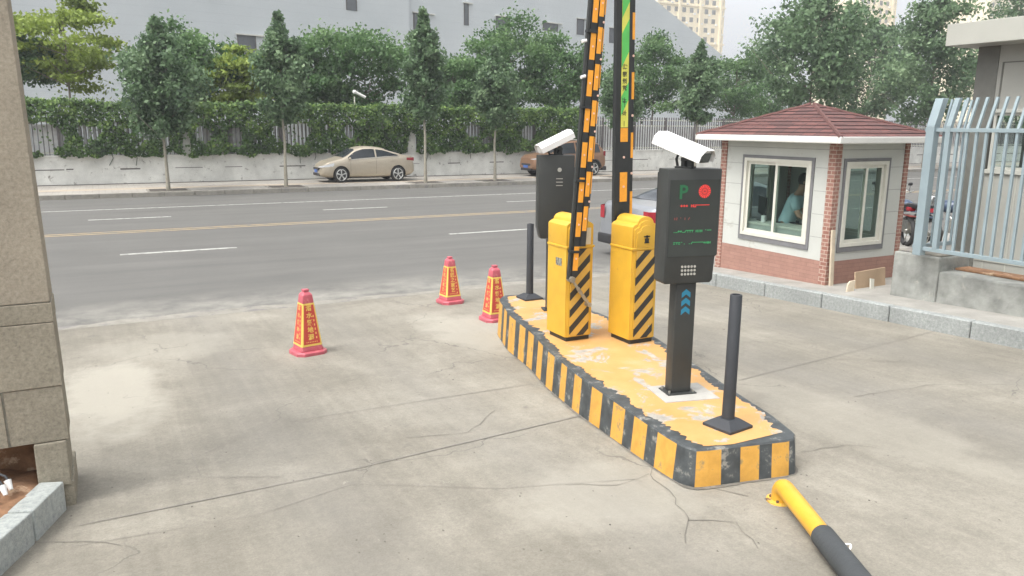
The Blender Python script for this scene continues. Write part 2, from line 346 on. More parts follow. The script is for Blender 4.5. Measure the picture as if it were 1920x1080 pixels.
def pieces(mb, name, m, parent, **k):
    """one object for every connected piece of the builder"""
    par = list(range(len(mb.v)))
    def find(a):
        while par[a] != a: par[a] = par[par[a]]; a = par[a]
        return a
    for f in mb.f:
        for q in f[1:]: par[find(f[0])] = find(q)
    grp = {}
    for f, mi in zip(mb.f, mb.m): grp.setdefault(find(f[0]), []).append((f, mi))
    out = []
    for fs in grp.values():
        ids = sorted({i for f, _ in fs for i in f}); mp = {i: j for j, i in enumerate(ids)}
        n = MB(); n.v = [mb.v[i] for i in ids]; n.f = [tuple(mp[i] for i in f) for f, _ in fs]; n.m = [q for _, q in fs]
        out.append(n.build(name, m, parent, **k))
    return out
MB.split = lambda s, name, m, parent=None, **k: pieces(s, name, m, parent, **k)
def tag(o, label=None, cat=None, group=None, kind=None):
    if label: o['label'] = label
    if cat: o['category'] = cat
    if group: o['group'] = group
    if kind: o['kind'] = kind
    return o
def empty(name, loc, rz=0, label=None, cat=None, group=None):
    o = bpy.data.objects.new(name, None); col.objects.link(o); o.location = loc; o.rotation_euler = (0, 0, rz); o.empty_display_size = .2
    return tag(o, label, cat, group)
def struct(o): o['kind'] = 'structure'; return o
def copy_tree(o, parent=None):
    c = o.copy(); col.objects.link(c); c.parent = parent
    for ch in list(o.children): copy_tree(ch, c)
    return c
def bake(o):                            # apply modifiers without operators
    dg = bpy.context.evaluated_depsgraph_get(); dg.update()
    me = bpy.data.meshes.new_from_object(o.evaluated_get(dg)); o.modifiers.clear(); o.data = me; return o
def text(s, size, name, m, parent, M, ext=.0008, align='CENTER', bold=0):
    c = bpy.data.curves.new(name, 'FONT'); c.body = s; c.size = size; c.extrude = ext; c.align_x = align; c.align_y = 'CENTER'; c.offset = bold; c.resolution_u = 2
    t = bpy.data.objects.new(name, c); col.objects.link(t)
    dg = bpy.context.evaluated_depsgraph_get(); dg.update()
    me = bpy.data.meshes.new_from_object(t.evaluated_get(dg)); bpy.data.objects.remove(t)
    me.materials.clear(); me.materials.append(m)
    o = bpy.data.objects.new(name, me); col.objects.link(o); o.parent = parent; o.matrix_local = M; return o
def Tm(x, y, z): return Matrix.Translation((x, y, z))
def Rm(a, ax): return Matrix.Rotation(a, 4, ax)
FRONT = Rm(math.pi / 2, 'X')            # text standing up, facing -Y
def up_sheet(mb): return mb

# ------------------------------------------------------------------ the setting
g = MB().add([(-900, -60, -.03), (1200, -60, -.03), (1200, 1500, -.03), (-900, 1500, -.03)], [(0, 1, 2, 3)]); struct(g.build('ground', MT['ground']))
KX = 8.30                                # kerb line of the right-hand driveway
g = MB()
xs = [-9 + .6 * i for i in range(int((KX + 9) / .6) + 1)] + [KX + .02]
ys = [-3 + .55 * j for j in range(25)] + [EDGE - .25]
def dz(x, y): return G(y) + .004
v = [(x, y, dz(x, y)) for y in ys for x in xs]; n = len(xs)
g.add(v, [(j * n + i, j * n + i + 1, (j + 1) * n + i + 1, (j + 1) * n + i) for j in range(len(ys) - 1) for i in range(n - 1)])
struct(g.build('driveway', MT['conc']))
g = MB(); random.seed(3)
ex = [-9 + .35 * i for i in range(50)] + [KX + .5]
far = [EDGE + .03 * math.sin(x * 1.3) + rnd(-.06, .06) for x in ex]
for i in range(len(ex) - 1):
    a, b_ = ex[i], ex[i + 1]
    g.add([(a, EDGE - .252, G(EDGE - .25) + .006), (b_, EDGE - .252, G(EDGE - .25) + .006), (b_, far[i + 1], .010), (a, far[i], .010)], [(0, 1, 2, 3)])
struct(g.build('edge_strip', MT['edge']))
g = MB().quad((-300, EDGE - .3, 0), (500, EDGE - .3, 0), (500, 29.6, 0), (-300, 29.6, 0)); struct(g.build('road', MT['asph']))
# road markings
g = MB().quad((-300, 25.63, .004), (500, 25.63, .004), (500, 25.77, .004), (-300, 25.77, .004))
for y, x0, per, ln in ((16.65, PB(225, 16.65, 0), 6.9, 2.15), (23.05, PB(165, 23.05, 0), 6.15, 2.0)):
    for k in range(-10, 40):
        a = x0 + per * k; g.quad((a, y - .07, .004), (a + ln, y - .07, .004), (a + ln, y + .07, .004), (a, y + .07, .004))
struct(g.build('lane_markings', MT['lwhite']))
g = MB()
for y in (20.03, 20.3): g.quad((-300, y - .06, .004), (500, y - .06, .004), (500, y + .06, .004), (-300, y + .06, .004))
struct(g.build('centre_line', MT['lyel']))
# far pavement with kerb
struct(MB().quad((-300, 29.75, .15), (500, 29.75, .15), (500, 34.3, .15), (-300, 34.3, .15)).build('pavement', MT['paving']))
g = MB(); x = -60.0
while x < 120: g.box(x, x + .985, 29.6, 29.752, -.02, .155); x += 1
struct(g.build('far_kerb', MT['edge'], bevel=.01, seg=1))
# yard on the right behind the kerb (its ground follows the ramp)
g = MB()
for k in range(14):
    y0, y1 = EDGE - 1.0 * k - .0, EDGE - 1.0 * (k + 1)
    g.quad((KX + .12, y1, G(y1) + .19), (60, y1, G(y1) + .19), (60, y0, G(y0) + .19), (KX + .12, y0, G(y0) + .19))
struct(g.build('yard', MT['yard']))
g = MB(); y = EDGE; ln = 1.0
while y > -2:
    z0, z1 = G(y), G(y - ln)
    g.add([(KX, y - ln + .012, z1 - .1), (KX + .13, y - ln + .012, z1 - .1), (KX + .13, y, z0 - .1), (KX, y, z0 - .1),
           (KX, y - ln + .012, z1 + .2), (KX + .13, y - ln + .012, z1 + .2), (KX + .13, y, z0 + .2), (KX, y, z0 + .2)],
          [(0, 3, 2, 1), (4, 5, 6, 7), (0, 1, 5, 4), (1, 2, 6, 5), (2, 3, 7, 6), (3, 0, 4, 7)])
    y -= ln
x = KX + .14
while x < 50: g.box(x, x + .985, EDGE - .01, EDGE + .12, -.05, .2); x += 1
struct(g.build('kerb', MT['kerb'], bevel=.012, seg=1))
# joints and cracks in the concrete (real, narrow ribbons)
def ribbon(mb, pts, w0, jit, seed, z=.009, sub=8):
    random.seed(seed); q = []
    for (a, b_) in zip(pts, pts[1:]):
        A, B = PZ(*a, G(6)), PZ(*b_, G(6)); n_ = max(2, int((B - A).length / .09)) if jit > .004 else 3
        for i in range(n_):
            p = A.lerp(B, i / n_); q.append((p.x + rnd(-jit, jit), p.y + rnd(-jit, jit)))
    q.append((B.x, B.y)); L, Rr = [], []
    for i, p in enumerate(q):
        a = q[max(i - 1, 0)]; b_ = q[min(i + 1, len(q) - 1)]; d = Vector((b_[0] - a[0], b_[1] - a[1])); d = d.normalized() if d.length else Vector((1, 0)); nn = Vector((-d.y, d.x)) * w0 * rnd(.3, 1.1) * .5
        L.append((p[0] + nn.x, p[1] + nn.y)); Rr.append((p[0] - nn.x, p[1] - nn.y))
    for i in range(len(q) - 1):
        mb.quad(*[(u[0], u[1], G(u[1]) + z) for u in (Rr[i], Rr[i + 1], L[i + 1], L[i])])
g = MB()
for i, pl in enumerate([[(150, 1003), (640, 900), (1100, 788)], [(130, 1048), (480, 988), (660, 925), (930, 940), (1190, 925)], [(540, 793), (940, 731), (1003, 722)],
                        [(1385, 722), (1640, 655), (1830, 606)], [(360, 855), (378, 905)], [(350, 905), (525, 908)], [(380, 860), (465, 815)], [(1400, 655), (1500, 612)]]):
    ribbon(g, pl, (.011, .006, .008, .009)[i] if i < 4 else .005, .004, i)
struct(g.build('slab_joints', MT['joint']))
g = MB()
for i, pl in enumerate([[(1195, 850), (1228, 880), (1218, 915), (1262, 965), (1290, 1010), (1283, 1060)], [(1228, 880), (1100, 800), (1060, 770)], [(1290, 1010), (1380, 1020), (1418, 1075)],
                        [(1500, 875), (1580, 862), (1640, 868)], [(1060, 935), (1150, 938), (1215, 915)], [(60, 1040), (160, 1038), (230, 1046)], [(1310, 905), (1335, 945), (1400, 965)],
                        [(1440, 640), (1560, 680), (1700, 690)], [(760, 500 + 330), (880, 822), (930, 775)], [(1600, 760), (1750, 738), (1900, 742)]]):
    ribbon(g, pl, .006, .018, 30 + i)
struct(g.build('concrete_cracks', MT['crack']))

# ------------------------------------------------------------------ traffic island
ZT = .55
top_px = [(937, 561), (957, 590), (1000, 624), (1030, 657), (1090, 706), (1179, 768), (1250, 816), (1284, 836), (1309, 843), (1487, 823), (1489, 812), (1446, 778), (1379, 735), (1309, 687), (1227, 631), (1109, 581), (994, 551), (945, 554)]
out = [PZ(*p, ZT).to_2d() for p in top_px]
def resample(poly, step):
    r = []
    for a, b_ in zip(poly, poly[1:] + poly[:1]):
        n_ = max(1, round((b_ - a).length / step)); r += [a.lerp(b_, i / n_) for i in range(n_)]
    return r
def chaikin(poly):
    r = []
    for a, b_ in zip(poly, poly[1:] + poly[:1]): r += [a.lerp(b_, .1), a.lerp(b_, .9)]
    return r
oc = chaikin(out)
isl = empty('traffic_island', (0, 0, 0), 0, 'raised concrete island with black and yellow striped kerb carrying the barriers', 'traffic island')
cen = sum((Vector(p) for p in oc), Vector((0, 0))) / len(oc)
def inset(poly, d, jit=0, seed=0):
    random.seed(seed); r = []; n_ = len(poly)
    for i, p in enumerate(poly):
        t_ = (poly[(i + 1) % n_] - poly[i - 1]).normalized(); nn = Vector((-t_.y, t_.x))
        if nn.dot(cen - p) < 0: nn = -nn
        r.append(p + nn * (d + (rnd(-jit, jit) if jit else 0)))
    return r
fine = resample(oc, .045)
# sides: stripes of about .18 m cut along the outline
yfr = min(p.y for p in oc) + .13
g = MB(); per = 0; n_ = len(fine); lens = []
bot = inset(fine, -.03); lip = inset(fine, -.008)
for i in range(n_):
    j = (i + 1) % n_; L_ = (fine[j] - fine[i]).length * (1.34 if fine[i].y < yfr else 1); mid = per + L_ / 2; per += L_
    ph = (mid + .02 * math.sin(mid * 5)) % .335; mi = 1 if ph < .185 else 0
    a, b_ = bot[i], bot[j]; c, d = lip[i], lip[j]; e, f_ = fine[i], fine[j]
    g.add([(a.x, a.y, G(a.y) - .02), (b_.x, b_.y, G(b_.y) - .02), (d.x, d.y, ZT - .012), (c.x, c.y, ZT - .012)], [(0, 1, 2, 3)], mi)
    g.add([(c.x, c.y, ZT - .012), (d.x, d.y, ZT - .012), (f_.x, f_.y, ZT), (e.x, e.y, ZT)], [(0, 1, 2, 3)], 0)
g.build('kerb_side', [MT['pblack'], MT['pyel']], isl)
from mathutils.geometry import tessellate_polygon
g = MB().add([(p.x, p.y, ZT) for p in fine], [tuple(q) for q in tessellate_polygon([[Vector((p.x, p.y, 0)) for p in fine]])]); g.build('kerb_border', MT['pblack'], isl)
def xspan(y):                           # left and right edge of the island top on a line y
    q = []
    for a, b_ in zip(oc, oc[1:] + oc[:1]):
        if (a.y - y) * (b_.y - y) < 0: q.append(a.x + (b_.x - a.x) * (y - a.y) / (b_.y - a.y))
    return min(q), max(q)
ylo, yhi = min(p.y for p in oc) + .10, max(p.y for p in oc) - .07; g = MB(); rows = []; random.seed(5); y = ylo; wk = [0, 0]
while y < yhi:
    a, b_ = xspan(y)
    wk = [wk[0] * .72 + rnd(-.02, .02), wk[1] * .72 + rnd(-.02, .02)]
    ja, jb = wk[0] + rnd(-.006, .006) + .012 * math.sin(y * 9), wk[1] + rnd(-.006, .006) + .015 * math.sin(y * 7)
    if b_ - a > .25: rows.append((a + .082 + ja, b_ - .078 + jb, y))
    y += .016
g.add([(x, y + (rnd(-.012, .012) if k in (0, 12) and 0 else 0), ZT + .003) for a, b_, y in rows for k in range(13) for x in [a + (b_ - a) * k / 12]], [(j * 13 + k, j * 13 + k + 1, j * 13 + k + 14, j * 13 + k + 13) for j in range(len(rows) - 1) for k in range(12)])
g.build('painted_top', MT['ptop'], isl)
led = PZ(1270, 735, ZT)
g = MB().box(-.19, .24, -.21, .15, ZT + .003, ZT + .007, M=Tm(led.x, led.y, 0) @ Rm(R(-14), 'Z')); g.build('cement_patch', mat('fresh_cement', (.36, .35, .32), .9, var=.12, scale=8), isl)

# ------------------------------------------------------------------ barrier cabinets with booms
def arch(w_, zb, z0, z1, shoulder, n=12):
    """front outline of the hood: straight sides, stepped shoulder, round crown"""
    h = w_ / 2; r = h - shoulder; p = [(-h, zb), (h, zb), (h, z0), (h - shoulder * .45, z0 + shoulder * .35), (h - shoulder, z0 + shoulder * .55)]
    for k in range(1, n): a = math.pi * k / n; p.append((r * math.cos(a), z0 + shoulder * .55 + (z1 - z0 - shoulder * .55) * math.sin(a)))
    return p + [(-h + shoulder, z0 + shoulder * .55), (-h + shoulder * .45, z0 + shoulder * .35), (-h, z0)]
CW, CD, CH = .285, .35, 1.165
def cabinet(name, c, label):
    t = empty(name, (c.x + CW / 2, c.y, ZT), 0, label, 'barrier gate', 'barrier gates on the island')
    MB().box(-.125, .125, .03, CD - .03, 0.003, .045).build('plinth', MT['black'], t)
    b = MB().box(-CW / 2, CW / 2, .024, CD, .045, .87)
    b.box(-.122, .122, .012, .0245, .045, .87).box(-.132, .132, .018, .0245, .045, .87)
    b.build('body', MT['yel'], t, bevel=.004)
    MB().box(-.102, .102, .004, .0125, .055, .862).build('striped_panel', MT['stripes'], t)
    MB().box(-CW / 2 - .007, CW / 2 + .007, .004, CD + .007, .868, .89).build('rim_band', MT['yel'], t, bevel=.007)
    h = MB().prism(arch(CW, .889, 1.075, CH, .055), .026, CD, 'y')
    h.prism(arch(CW - .035, .889, 1.05, CH - .035, .045), .012, .027, 'y').prism(arch(CW - .075, .889, 1.02, CH - .075, .035), .003, .013, 'y')
    h.build('hood', MT['yel'], t, bevel=.003, smooth=True)
    return t
c1 = PZ(1061, 643, ZT); c2 = PZ(1181, 648, ZT)
gate1 = cabinet('barrier_gate', c1, 'yellow striped barrier gate with folding double boom leaning right, beside the back display machine')
gate2 = cabinet('barrier_gate', c2, 'yellow striped barrier gate with straight upright boom carrying a green and yellow banner')
MB().box(-CW / 2 - .003, -CW / 2 + .001, .1, .2, .70, .77).build('rating_plate', MT['tagm'], gate1)
MB().box(-.01, .10, -.001, .0035, .90, 1.05).build('beige_sticker', MT['paper'], gate1)
# emblem on the second hood
e = MB()
e.box(-.032, .032, -.003, .0035, .985, .995).box(-.008, .008, -.003, .0035, .93, 1.0).box(-.022, .022, -.0032, .0033, .962, .972).box(-.025, .025, -.003, .0035, .93, .939).box(-.02, -.012, -.0034, .003, .935, .968).box(.012, .02, -.0034, .003, .935, .968)
e.build('emblem', MT['black'], gate2)
MB().tube([(.06, -.0, .16), (.06, -.003, .16)], .007, 10).build('keyhole', MT['silver'], gate2)
def boom_frame(origin, top, parent):
    """matrix for a boom whose local z runs from origin to top, x to the right"""
    z = (top - origin).normalized(); y = Vector((0.0, 1, 0)); y = (y - z * y.dot(z)).normalized(); x = y.cross(z)
    M = Matrix((x, y, z)).transposed().to_4x4(); M.translation = origin
    return parent.matrix_basis.inverted() @ M
def sticks(parent, x0, x1, yf, start, per, ln, zmax, dotx=None):
    s = MB(); d = MB(); z = start
    while z < zmax:
        s.box(x0, x1, yf - .002, yf + .001, z, z + ln); d.tube([((x0 + x1) / 2, yf - .001, z + ln / 2), ((x0 + x1) / 2, yf - .006, z + ln / 2)], .009, 8)
        if dotx is not None: d.tube([(dotx, yf + .003, z + ln + (per - ln) / 2), (dotx, yf - .005, z + ln + (per - ln) / 2)], .010, 8)
        z += per
    pieces(s, 'reflective_sticker', MT['stick'], parent); pieces(d, 'rivet', MT['dot'], parent)
BLEN = 3.1
# left gate: three rails folded side by side, tilted to the right
yb = c1.y - .05
pl = PY(1073, 520, yb); ph = PY(1114, 0, yb); L1 = (ph - pl).length * 1.35
Mb = boom_frame(pl, ph, gate1)
def part(name, mb, m, parent, M=None, **k):
    o = mb.build(name, m, parent, **k)
    if M is not None: o.matrix_local = M
    return o
b1 = part('boom', MB().box(-.008, .052, 0, .035, .0, L1), MT['black'], gate1, Mb, bevel=.004)
sticks(b1, -.003, .049, 0, .06, .305, .218, L1 - .2)
b2 = part('boom', MB().box(.056, .110, -.012, .03, .28, L1), MT['black'], gate1, Mb, bevel=.004)
sticks(b2, .057, .101, -.012, .42, .305, .218, L1 - .2, .107)
b3 = part('boom', MB().box(.112, .140, .02, .06, .62, L1), MT['black'], gate1, Mb, bevel=.004)
st_ = MB(); z = .75
while z < L1 - .2: st_.box(.116, .1405, .0185, .0595, z, z + .19); z += .305
pieces(st_, 'reflective_sticker', MT['stick'], b3)
part('guide_bar', MB().box(-.044, -.018, .005, .03, -.02, L1), MT['dgrey'], gate1, Mb, bevel=.003)
br = MB()
z = .22
while z < L1 - .3: br.box(-.046, .058, -.0135, .034, z, z + .022); z += .63
[setattr(o_, 'matrix_local', Mb) for o_ in br.split('clamp', MT['black'], gate1)]
cl = MB()
for py in (78, 145):
    q = PY(1091 if py < 100 else 1089, py, yb); cl.tube([q, q + Vector((.045, 0, .012))], .014, 10)
cl.v = [tuple(Vector(p) - gate1.location) for p in cl.v]; pieces(cl, 'white_clip', MT['white'], gate1)
# pivot ball and link rod
loc = lambda p: Vector(p) - gate1.location
a_, b_ = loc(PY(1072, 524, yb)), loc(PY(1104, 571, yb + .01))
rod = MB().tube([a_, b_], .012, 10).tube([a_ + Vector((0, -.02, 0)), a_ + Vector((0, .045, 0))], .028, 14)
rod.tube([a_.lerp(b_, .35), a_.lerp(b_, .55)], .017, 10).tube([a_.lerp(b_, .62), a_.lerp(b_, .9)], .016, 10)
rod.tube([b_ + Vector((0, -.02, 0)), b_ + Vector((0, .052, 0))], .021, 14)
rod.build('link_rod', MT['rust'], gate1, smooth=True)
# right gate: vertical boom behind the hood
yb2 = c2.y + CD + .03; pl = PY(1166, 420, yb2); ph = PY(1172, 0, yb2); pl = pl + (pl - ph) * .25
L2 = (ph - pl).length * 1.25
Mb = boom_frame(pl, ph, gate2)
wpx = (PY(1180, 300, yb2) - PY(1151, 300, yb2)).length
b1 = part('boom', MB().box(-wpx * .5, wpx * .5, 0, .045, 0, L2), MT['black'], gate2, Mb, bevel=.004)
def lz(py): return (PY(1168, py, yb2) - pl).length
s = MB()
for ya, yb_ in ((378, 323), (266, 240)): s.box(-.030, .050, -.003, .001, lz(ya), lz(yb_))
s.box(-.030, .050, -.003, .001, lz(500), lz(445)); pieces(s, 'reflective_sticker', MT['stick'], b1)
s = MB()
for py in (295, 350, 418): s.tube([(.01, 0, lz(py)), (.01, -.007, lz(py))], .011, 8)
pieces(s, 'rivet', MT['dot'], b1)
ban = MB(); z0, z1 = lz(239), L2 - .1
ban.box(-.030, .048, -.005, -.002, z0, z1, 1)
k = z0 + .10; flip = 0
while k < z1 - .5:
    ban.add([(-.030, -.0056, k), (.048, -.0056, k + .14), (.048, -.0056, k + .30 + .12 * (flip % 2)), (-.030, -.0056, k + .17 + .12 * (flip % 2))], [(0, 1, 2, 3)], 0); k += .42; flip += 1
bo = ban.build('banner', [MT['adg'], MT['ady']], b1)
for ch, py in zip('一车一杆减速慢行', (232, 212, 196, 188, 165, 152, 139, 125)):
    text(ch, .052, 'banner_lettering', MT['black'], bo, Tm(.009, -.0062, lz(py)) @ FRONT @ Rm(math.pi / 2, 'Z'), .0003, bold=.0006)
s = MB().tube([(.0, -.0062, lz(12)), (.0, -.0068, lz(12))], .02, 14).box(-.016, .03, -.0066, -.006, lz(5), lz(2)); s.build('banner_picture', MT['adg'], bo)
b2 = part('boom', MB().box(wpx * .5 + .004, wpx * .5 + .036, .012, .07, 0, L2), MT['black'], gate2, Mb, bevel=.003)
s = MB(); d = MB()
for ya, yb_ in ((73, 22), (186, 135), (297, 249), (410, 360)):
    s.box(wpx * .5 + .006, wpx * .5 + .034, .009, .0125, lz(ya), lz(yb_))
for py in (104, 217, 326): d.tube([(wpx * .5 + .02, .012, lz(py)), (wpx * .5 + .02, .004, lz(py))], .011, 8)
pieces(s, 'reflective_sticker', MT['stick'], b2); pieces(d, 'rivet', MT['dot'], b2)

# ------------------------------------------------------------------ bollards
def bollard(p, h, rz, label):
    t = empty('bollard', (p.x, p.y, ZT + .003), rz, label, 'bollard', 'black bollards on the island')
    MB().rings([[(x * s_, y * s_, z) for x, y in ((-1, -1), (1, -1), (1, 1), (-1, 1))] for s_, z in ((.115, 0), (.115, .018), (.052, .062))]).build('base', MT['blackm'], t, bevel=.003)
    b = MB(); n = 20
    ring = lambda r, z: [(r * math.cos(2 * math.pi * k / n), r * math.sin(2 * math.pi * k / n), z) for k in range(n)]
    b.rings([ring(.042, .05), ring(.040, .3), ring(.0385, h - .005), ring(.036, h), ring(.027, h), ring(.027, h - .12)]).build('post', MT['blackm'], t, smooth=True)
    return t
bl = PZ(1364, 800, ZT); bollard(bl, HZ(bl.x, bl.y, 553) - ZT, R(8), 'black round bollard at the near end of the island, in front of the display machine')
bl = PZ(993, 560, ZT); bollard(bl, HZ(bl.x, bl.y, 420) - ZT, R(0), 'black round bollard at the far end of the island, left of the yellow cabinets')

# ------------------------------------------------------------------ plate-recognition machines
def camera_unit(t, x, y, z, yaw, pitch, length=.40, wd=.15):
    """white camera housing on a black bracket; the lens looks along local +x"""
    b = MB().box(-.05, .07, -.045, .045, 0, .012).box(-.012, .07, -.03, .03, .05, .075).tube([(.0, 0, 0), (.0, 0, .06)], .022, 12).tube([(.05, 0, 0), (.05, 0, .09)], .026, 12).tube([(-.06, .02, .0), (-.075, .02, .06), (-.05, .02, .12)], .010, 8)
    o = b.build('camera_bracket', MT['black'], t, smooth=True); o.matrix_local = Tm(x, y, z) @ Rm(yaw, 'Z')
    w2 = wd / 2; prof = [(-w2, -.028), (-w2 * .8, -.045), (w2 * .8, -.045), (w2, -.028), (w2, .02), (w2 * .55, .052), (-w2 * .55, .052), (-w2, .02)]
    M = Tm(x, y, z + .13) @ Rm(yaw, 'Z') @ Rm(-pitch, 'Y')
    h = MB().prism([(a * .86, b2 * .9) for a, b2 in prof], -length * .47, length * .40, 'x'); h = h.build('camera_housing', MT['white'], t, bevel=.006, smooth=True); h.matrix_local = M
    s = MB(); top = [(-w2 * 1.08, -.03), (-w2 * 1.06, .024), (-w2 * .6, .060), (w2 * .6, .060), (w2 * 1.06, .024), (w2 * 1.08, -.03)]
    top2 = [(a * .96, b2 - (.004 if b2 > 0 else 0)) for a, b2 in top]
    v = [(-length * .5, a, b2) for a, b2 in top] + [(length * .45, a, b2) for a, b2 in top] + [(-length * .5, a, b2) for a, b2 in top2] + [(length * .45, a, b2) for a, b2 in top2]
    f = []
    for k in range(5): f += [(k, k + 1, 6 + k + 1, 6 + k), (12 + k, 18 + k, 18 + k + 1, 12 + k + 1), (k, 12 + k, 12 + k + 1, k + 1), (6 + k, 6 + k + 1, 18 + k + 1, 18 + k)]
    f += [(0, 6, 18, 12), (5, 17, 23, 11)]
    s.add(v, f); s.build('sun_shield', MT['white'], h)
    l = MB().box(length * .40, length * .402 + .004, -w2 * .68, w2 * .68, -.034, .034).build('lens_window', MT['screen'], h)
    MB().tube([(length * .40, .0, 0), (length * .41, .0, 0)], .022, 14).tube([(length * .40, -.038, -.015), (length * .41, -.038, -.015)], .008, 8).tube([(length * .40, .038, -.015), (length * .41, .038, -.015)], .008, 8).build('lens', MT['silver'], h)
zt, zb = HZ(led.x, led.y, 317) - ZT, HZ(led.x, led.y, 528) - ZT
m1 = empty('display_machine', (led.x, led.y, ZT + .007), R(-13), 'dark grey plate recognition machine with lit red and green display facing the camera', 'parking machine', 'plate recognition machines')
MB().box(-.115, .115, -.085, .085, 0, .01).build('base_plate', MT['dgrey'], m1, bevel=.003)
bo = MB()
for sx in (-1, 1):
    for sy in (-1, 1): bo.tube([(sx * .095, sy * .06, .008), (sx * .095, sy * .06, .03)], .009, 6)
pieces(bo, 'anchor_bolt', MT['steel'], m1)
MB().box(-.080, .080, -.055, .055, .009, zb + .03).build('pole', MT['dgrey'], m1, bevel=.012, smooth=True)
ch = MB()
for k, py in enumerate((553, 569, 585)):
    z = HZ(led.x, led.y - .06, py) - ZT
    ch.add([(-.034, -.057, z - .028), (0, -.057, z - .002), (.034, -.057, z - .028), (.034, -.057, z + .010), (0, -.057, z + .036), (-.034, -.057, z + .010),
            (-.034, -.0535, z - .028), (0, -.0535, z - .002), (.034, -.0535, z - .028), (.034, -.0535, z + .010), (0, -.0535, z + .036), (-.034, -.0535, z + .010)],
           [(0, 1, 4, 5), (1, 2, 3, 4), (5, 4, 10, 11), (4, 3, 9, 10), (0, 6, 7, 1), (1, 7, 8, 2), (0, 5, 11, 6), (2, 8, 9, 3)])
pieces(ch, 'chevron', MT['chev'], m1)
W_ = .205; zk = zb + .20
shell = [(-W_, zt), (W_, zt), (W_, zk), (W_ - .018, zk - .012), (W_ - .028, zb + .02), (W_ - .045, zb), (-W_ + .01, zb), (-W_ - .004, zb + .02), (-W_, zk)]
MB().prism([(x, z) for x, z in shell][::-1], -.10, .06, 'y').build('cabinet', MT['dgrey'], m1, bevel=.008, smooth=True)
MB().box(-W_ + .02, W_ + .026, .0605, .12, zk - .03, zt - .03).build('rear_cover', MT['black'], m1, bevel=.006)
sz0, sz1 = zk - .005, zt - .075
scr = MB().box(-W_ + .018, W_ - .012, -.104, -.099, sz0, sz1).build('screen', MT['screen'], m1)
hh = sz1 - sz0
def led_pt(fx, fz, y=-.1052): return (-W_ + .018 + fx * (2 * W_ - .03), y, sz1 - fz * hh)
text('P', .135, 'lit_letter', MT['dgreen'], scr, Tm(*led_pt(.26, .165)) @ FRONT, .0004, bold=.003)
x0, _, z0 = led_pt(.69, .15); cr = MB(); R0 = .047
for k in range(18):
    a0, a1 = 2 * math.pi * k / 18 + .035, 2 * math.pi * (k + 1) / 18 - .035
    for r0, r1 in ((.005, R0 * .45), (R0 * .5, R0)):
        cr.add([(x0 + r0 * math.cos(a0), -.1052, z0 + r0 * math.sin(a0)), (x0 + r1 * math.cos(a0), -.1052, z0 + r1 * math.sin(a0)), (x0 + r1 * math.cos(a1), -.1052, z0 + r1 * math.sin(a1)), (x0 + r0 * math.cos(a1), -.1052, z0 + r0 * math.sin(a1))], [(0, 1, 2, 3)])
cr.build('round_signal', MT['red'], scr)
def glyphs(name, fx0, fx1, fz, m, seed, strokes, h=.012):
    """half-scanned lamp characters: rows of short bars, as the photo catches them"""
    q = MB(); x0 = led_pt(fx0, 0)[0]; x1 = led_pt(fx1, 0)[0]; zc = led_pt(0, fz)[2]; n = len(strokes); cw = (x1 - x0) / n
    for k, c in enumerate(strokes):
        xa = x0 + k * cw; y0, y1 = -.1056, -.1046
        def b(u0, u1, w0, w1): q.box(xa + u0 * cw, xa + u1 * cw, y0, y1, zc + (w0 - .5) * 2 * h, zc + (w1 - .5) * 2 * h)
        if c == '-': b(0, 1, .62, .82)
        if c == '_': b(0, 1, .12, .28)
        if c == '.': b(.3, .6, .1, .35)
        if c == "'": b(.3, .6, .7, .95)
        if c == '+': b(0, .9, .4, .62); b(.35, .6, .2, .85)
        if c == 'H': b(.05, .28, .1, .9); b(.7, .93, .1, .9); b(.28, .7, .42, .6)
        if c == 'U': b(.05, .28, .1, .9); b(.7, .93, .1, .9); b(.28, .7, .1, .28)
        if c == 'T': b(0, 1, .7, .88); b(.4, .62, .1, .7)
        if c == '/': b(.1, .4, .1, .45); b(.35, .65, .4, .7); b(.6, .9, .65, .95)
        if c == '1': b(.35, .65, .1, .9)
        if c == '2': b(.1, .8, .72, .9); b(.6, .8, .5, .72); b(.1, .8, .1, .28); b(.1, .3, .28, .5)
    q.build(name, m, scr)
glyphs('lit_line', .21, .80, .335, MT['red'], 1, '+++ HU-----', .012)
glyphs('lit_line', .09, .42, .50, MT['dred'], 2, '12 \' 1 /', .010)
glyphs('lit_line', .09, .87, .665, MT['green'], 3, '._++_/TTT H1H \'--', .011)
glyphs('lit_line', .10, .87, .82, MT['green'], 4, '2T2\'. ./----+HH', .010)
bt = MB(); hz0 = zb + .095
for r in range(3):
    for k in range(5): bt.tube([(-.02 - .046 + k * .0245, -.100, hz0 + (r - 1) * .027), (-.02 - .046 + k * .0245, -.1025, hz0 + (r - 1) * .027)], .0092, 12)
pieces(bt, 'speaker_dot', MT['silver'], m1)
camera_unit(m1, -.03, .02, zt, R(-56), R(-19), .42, .20)

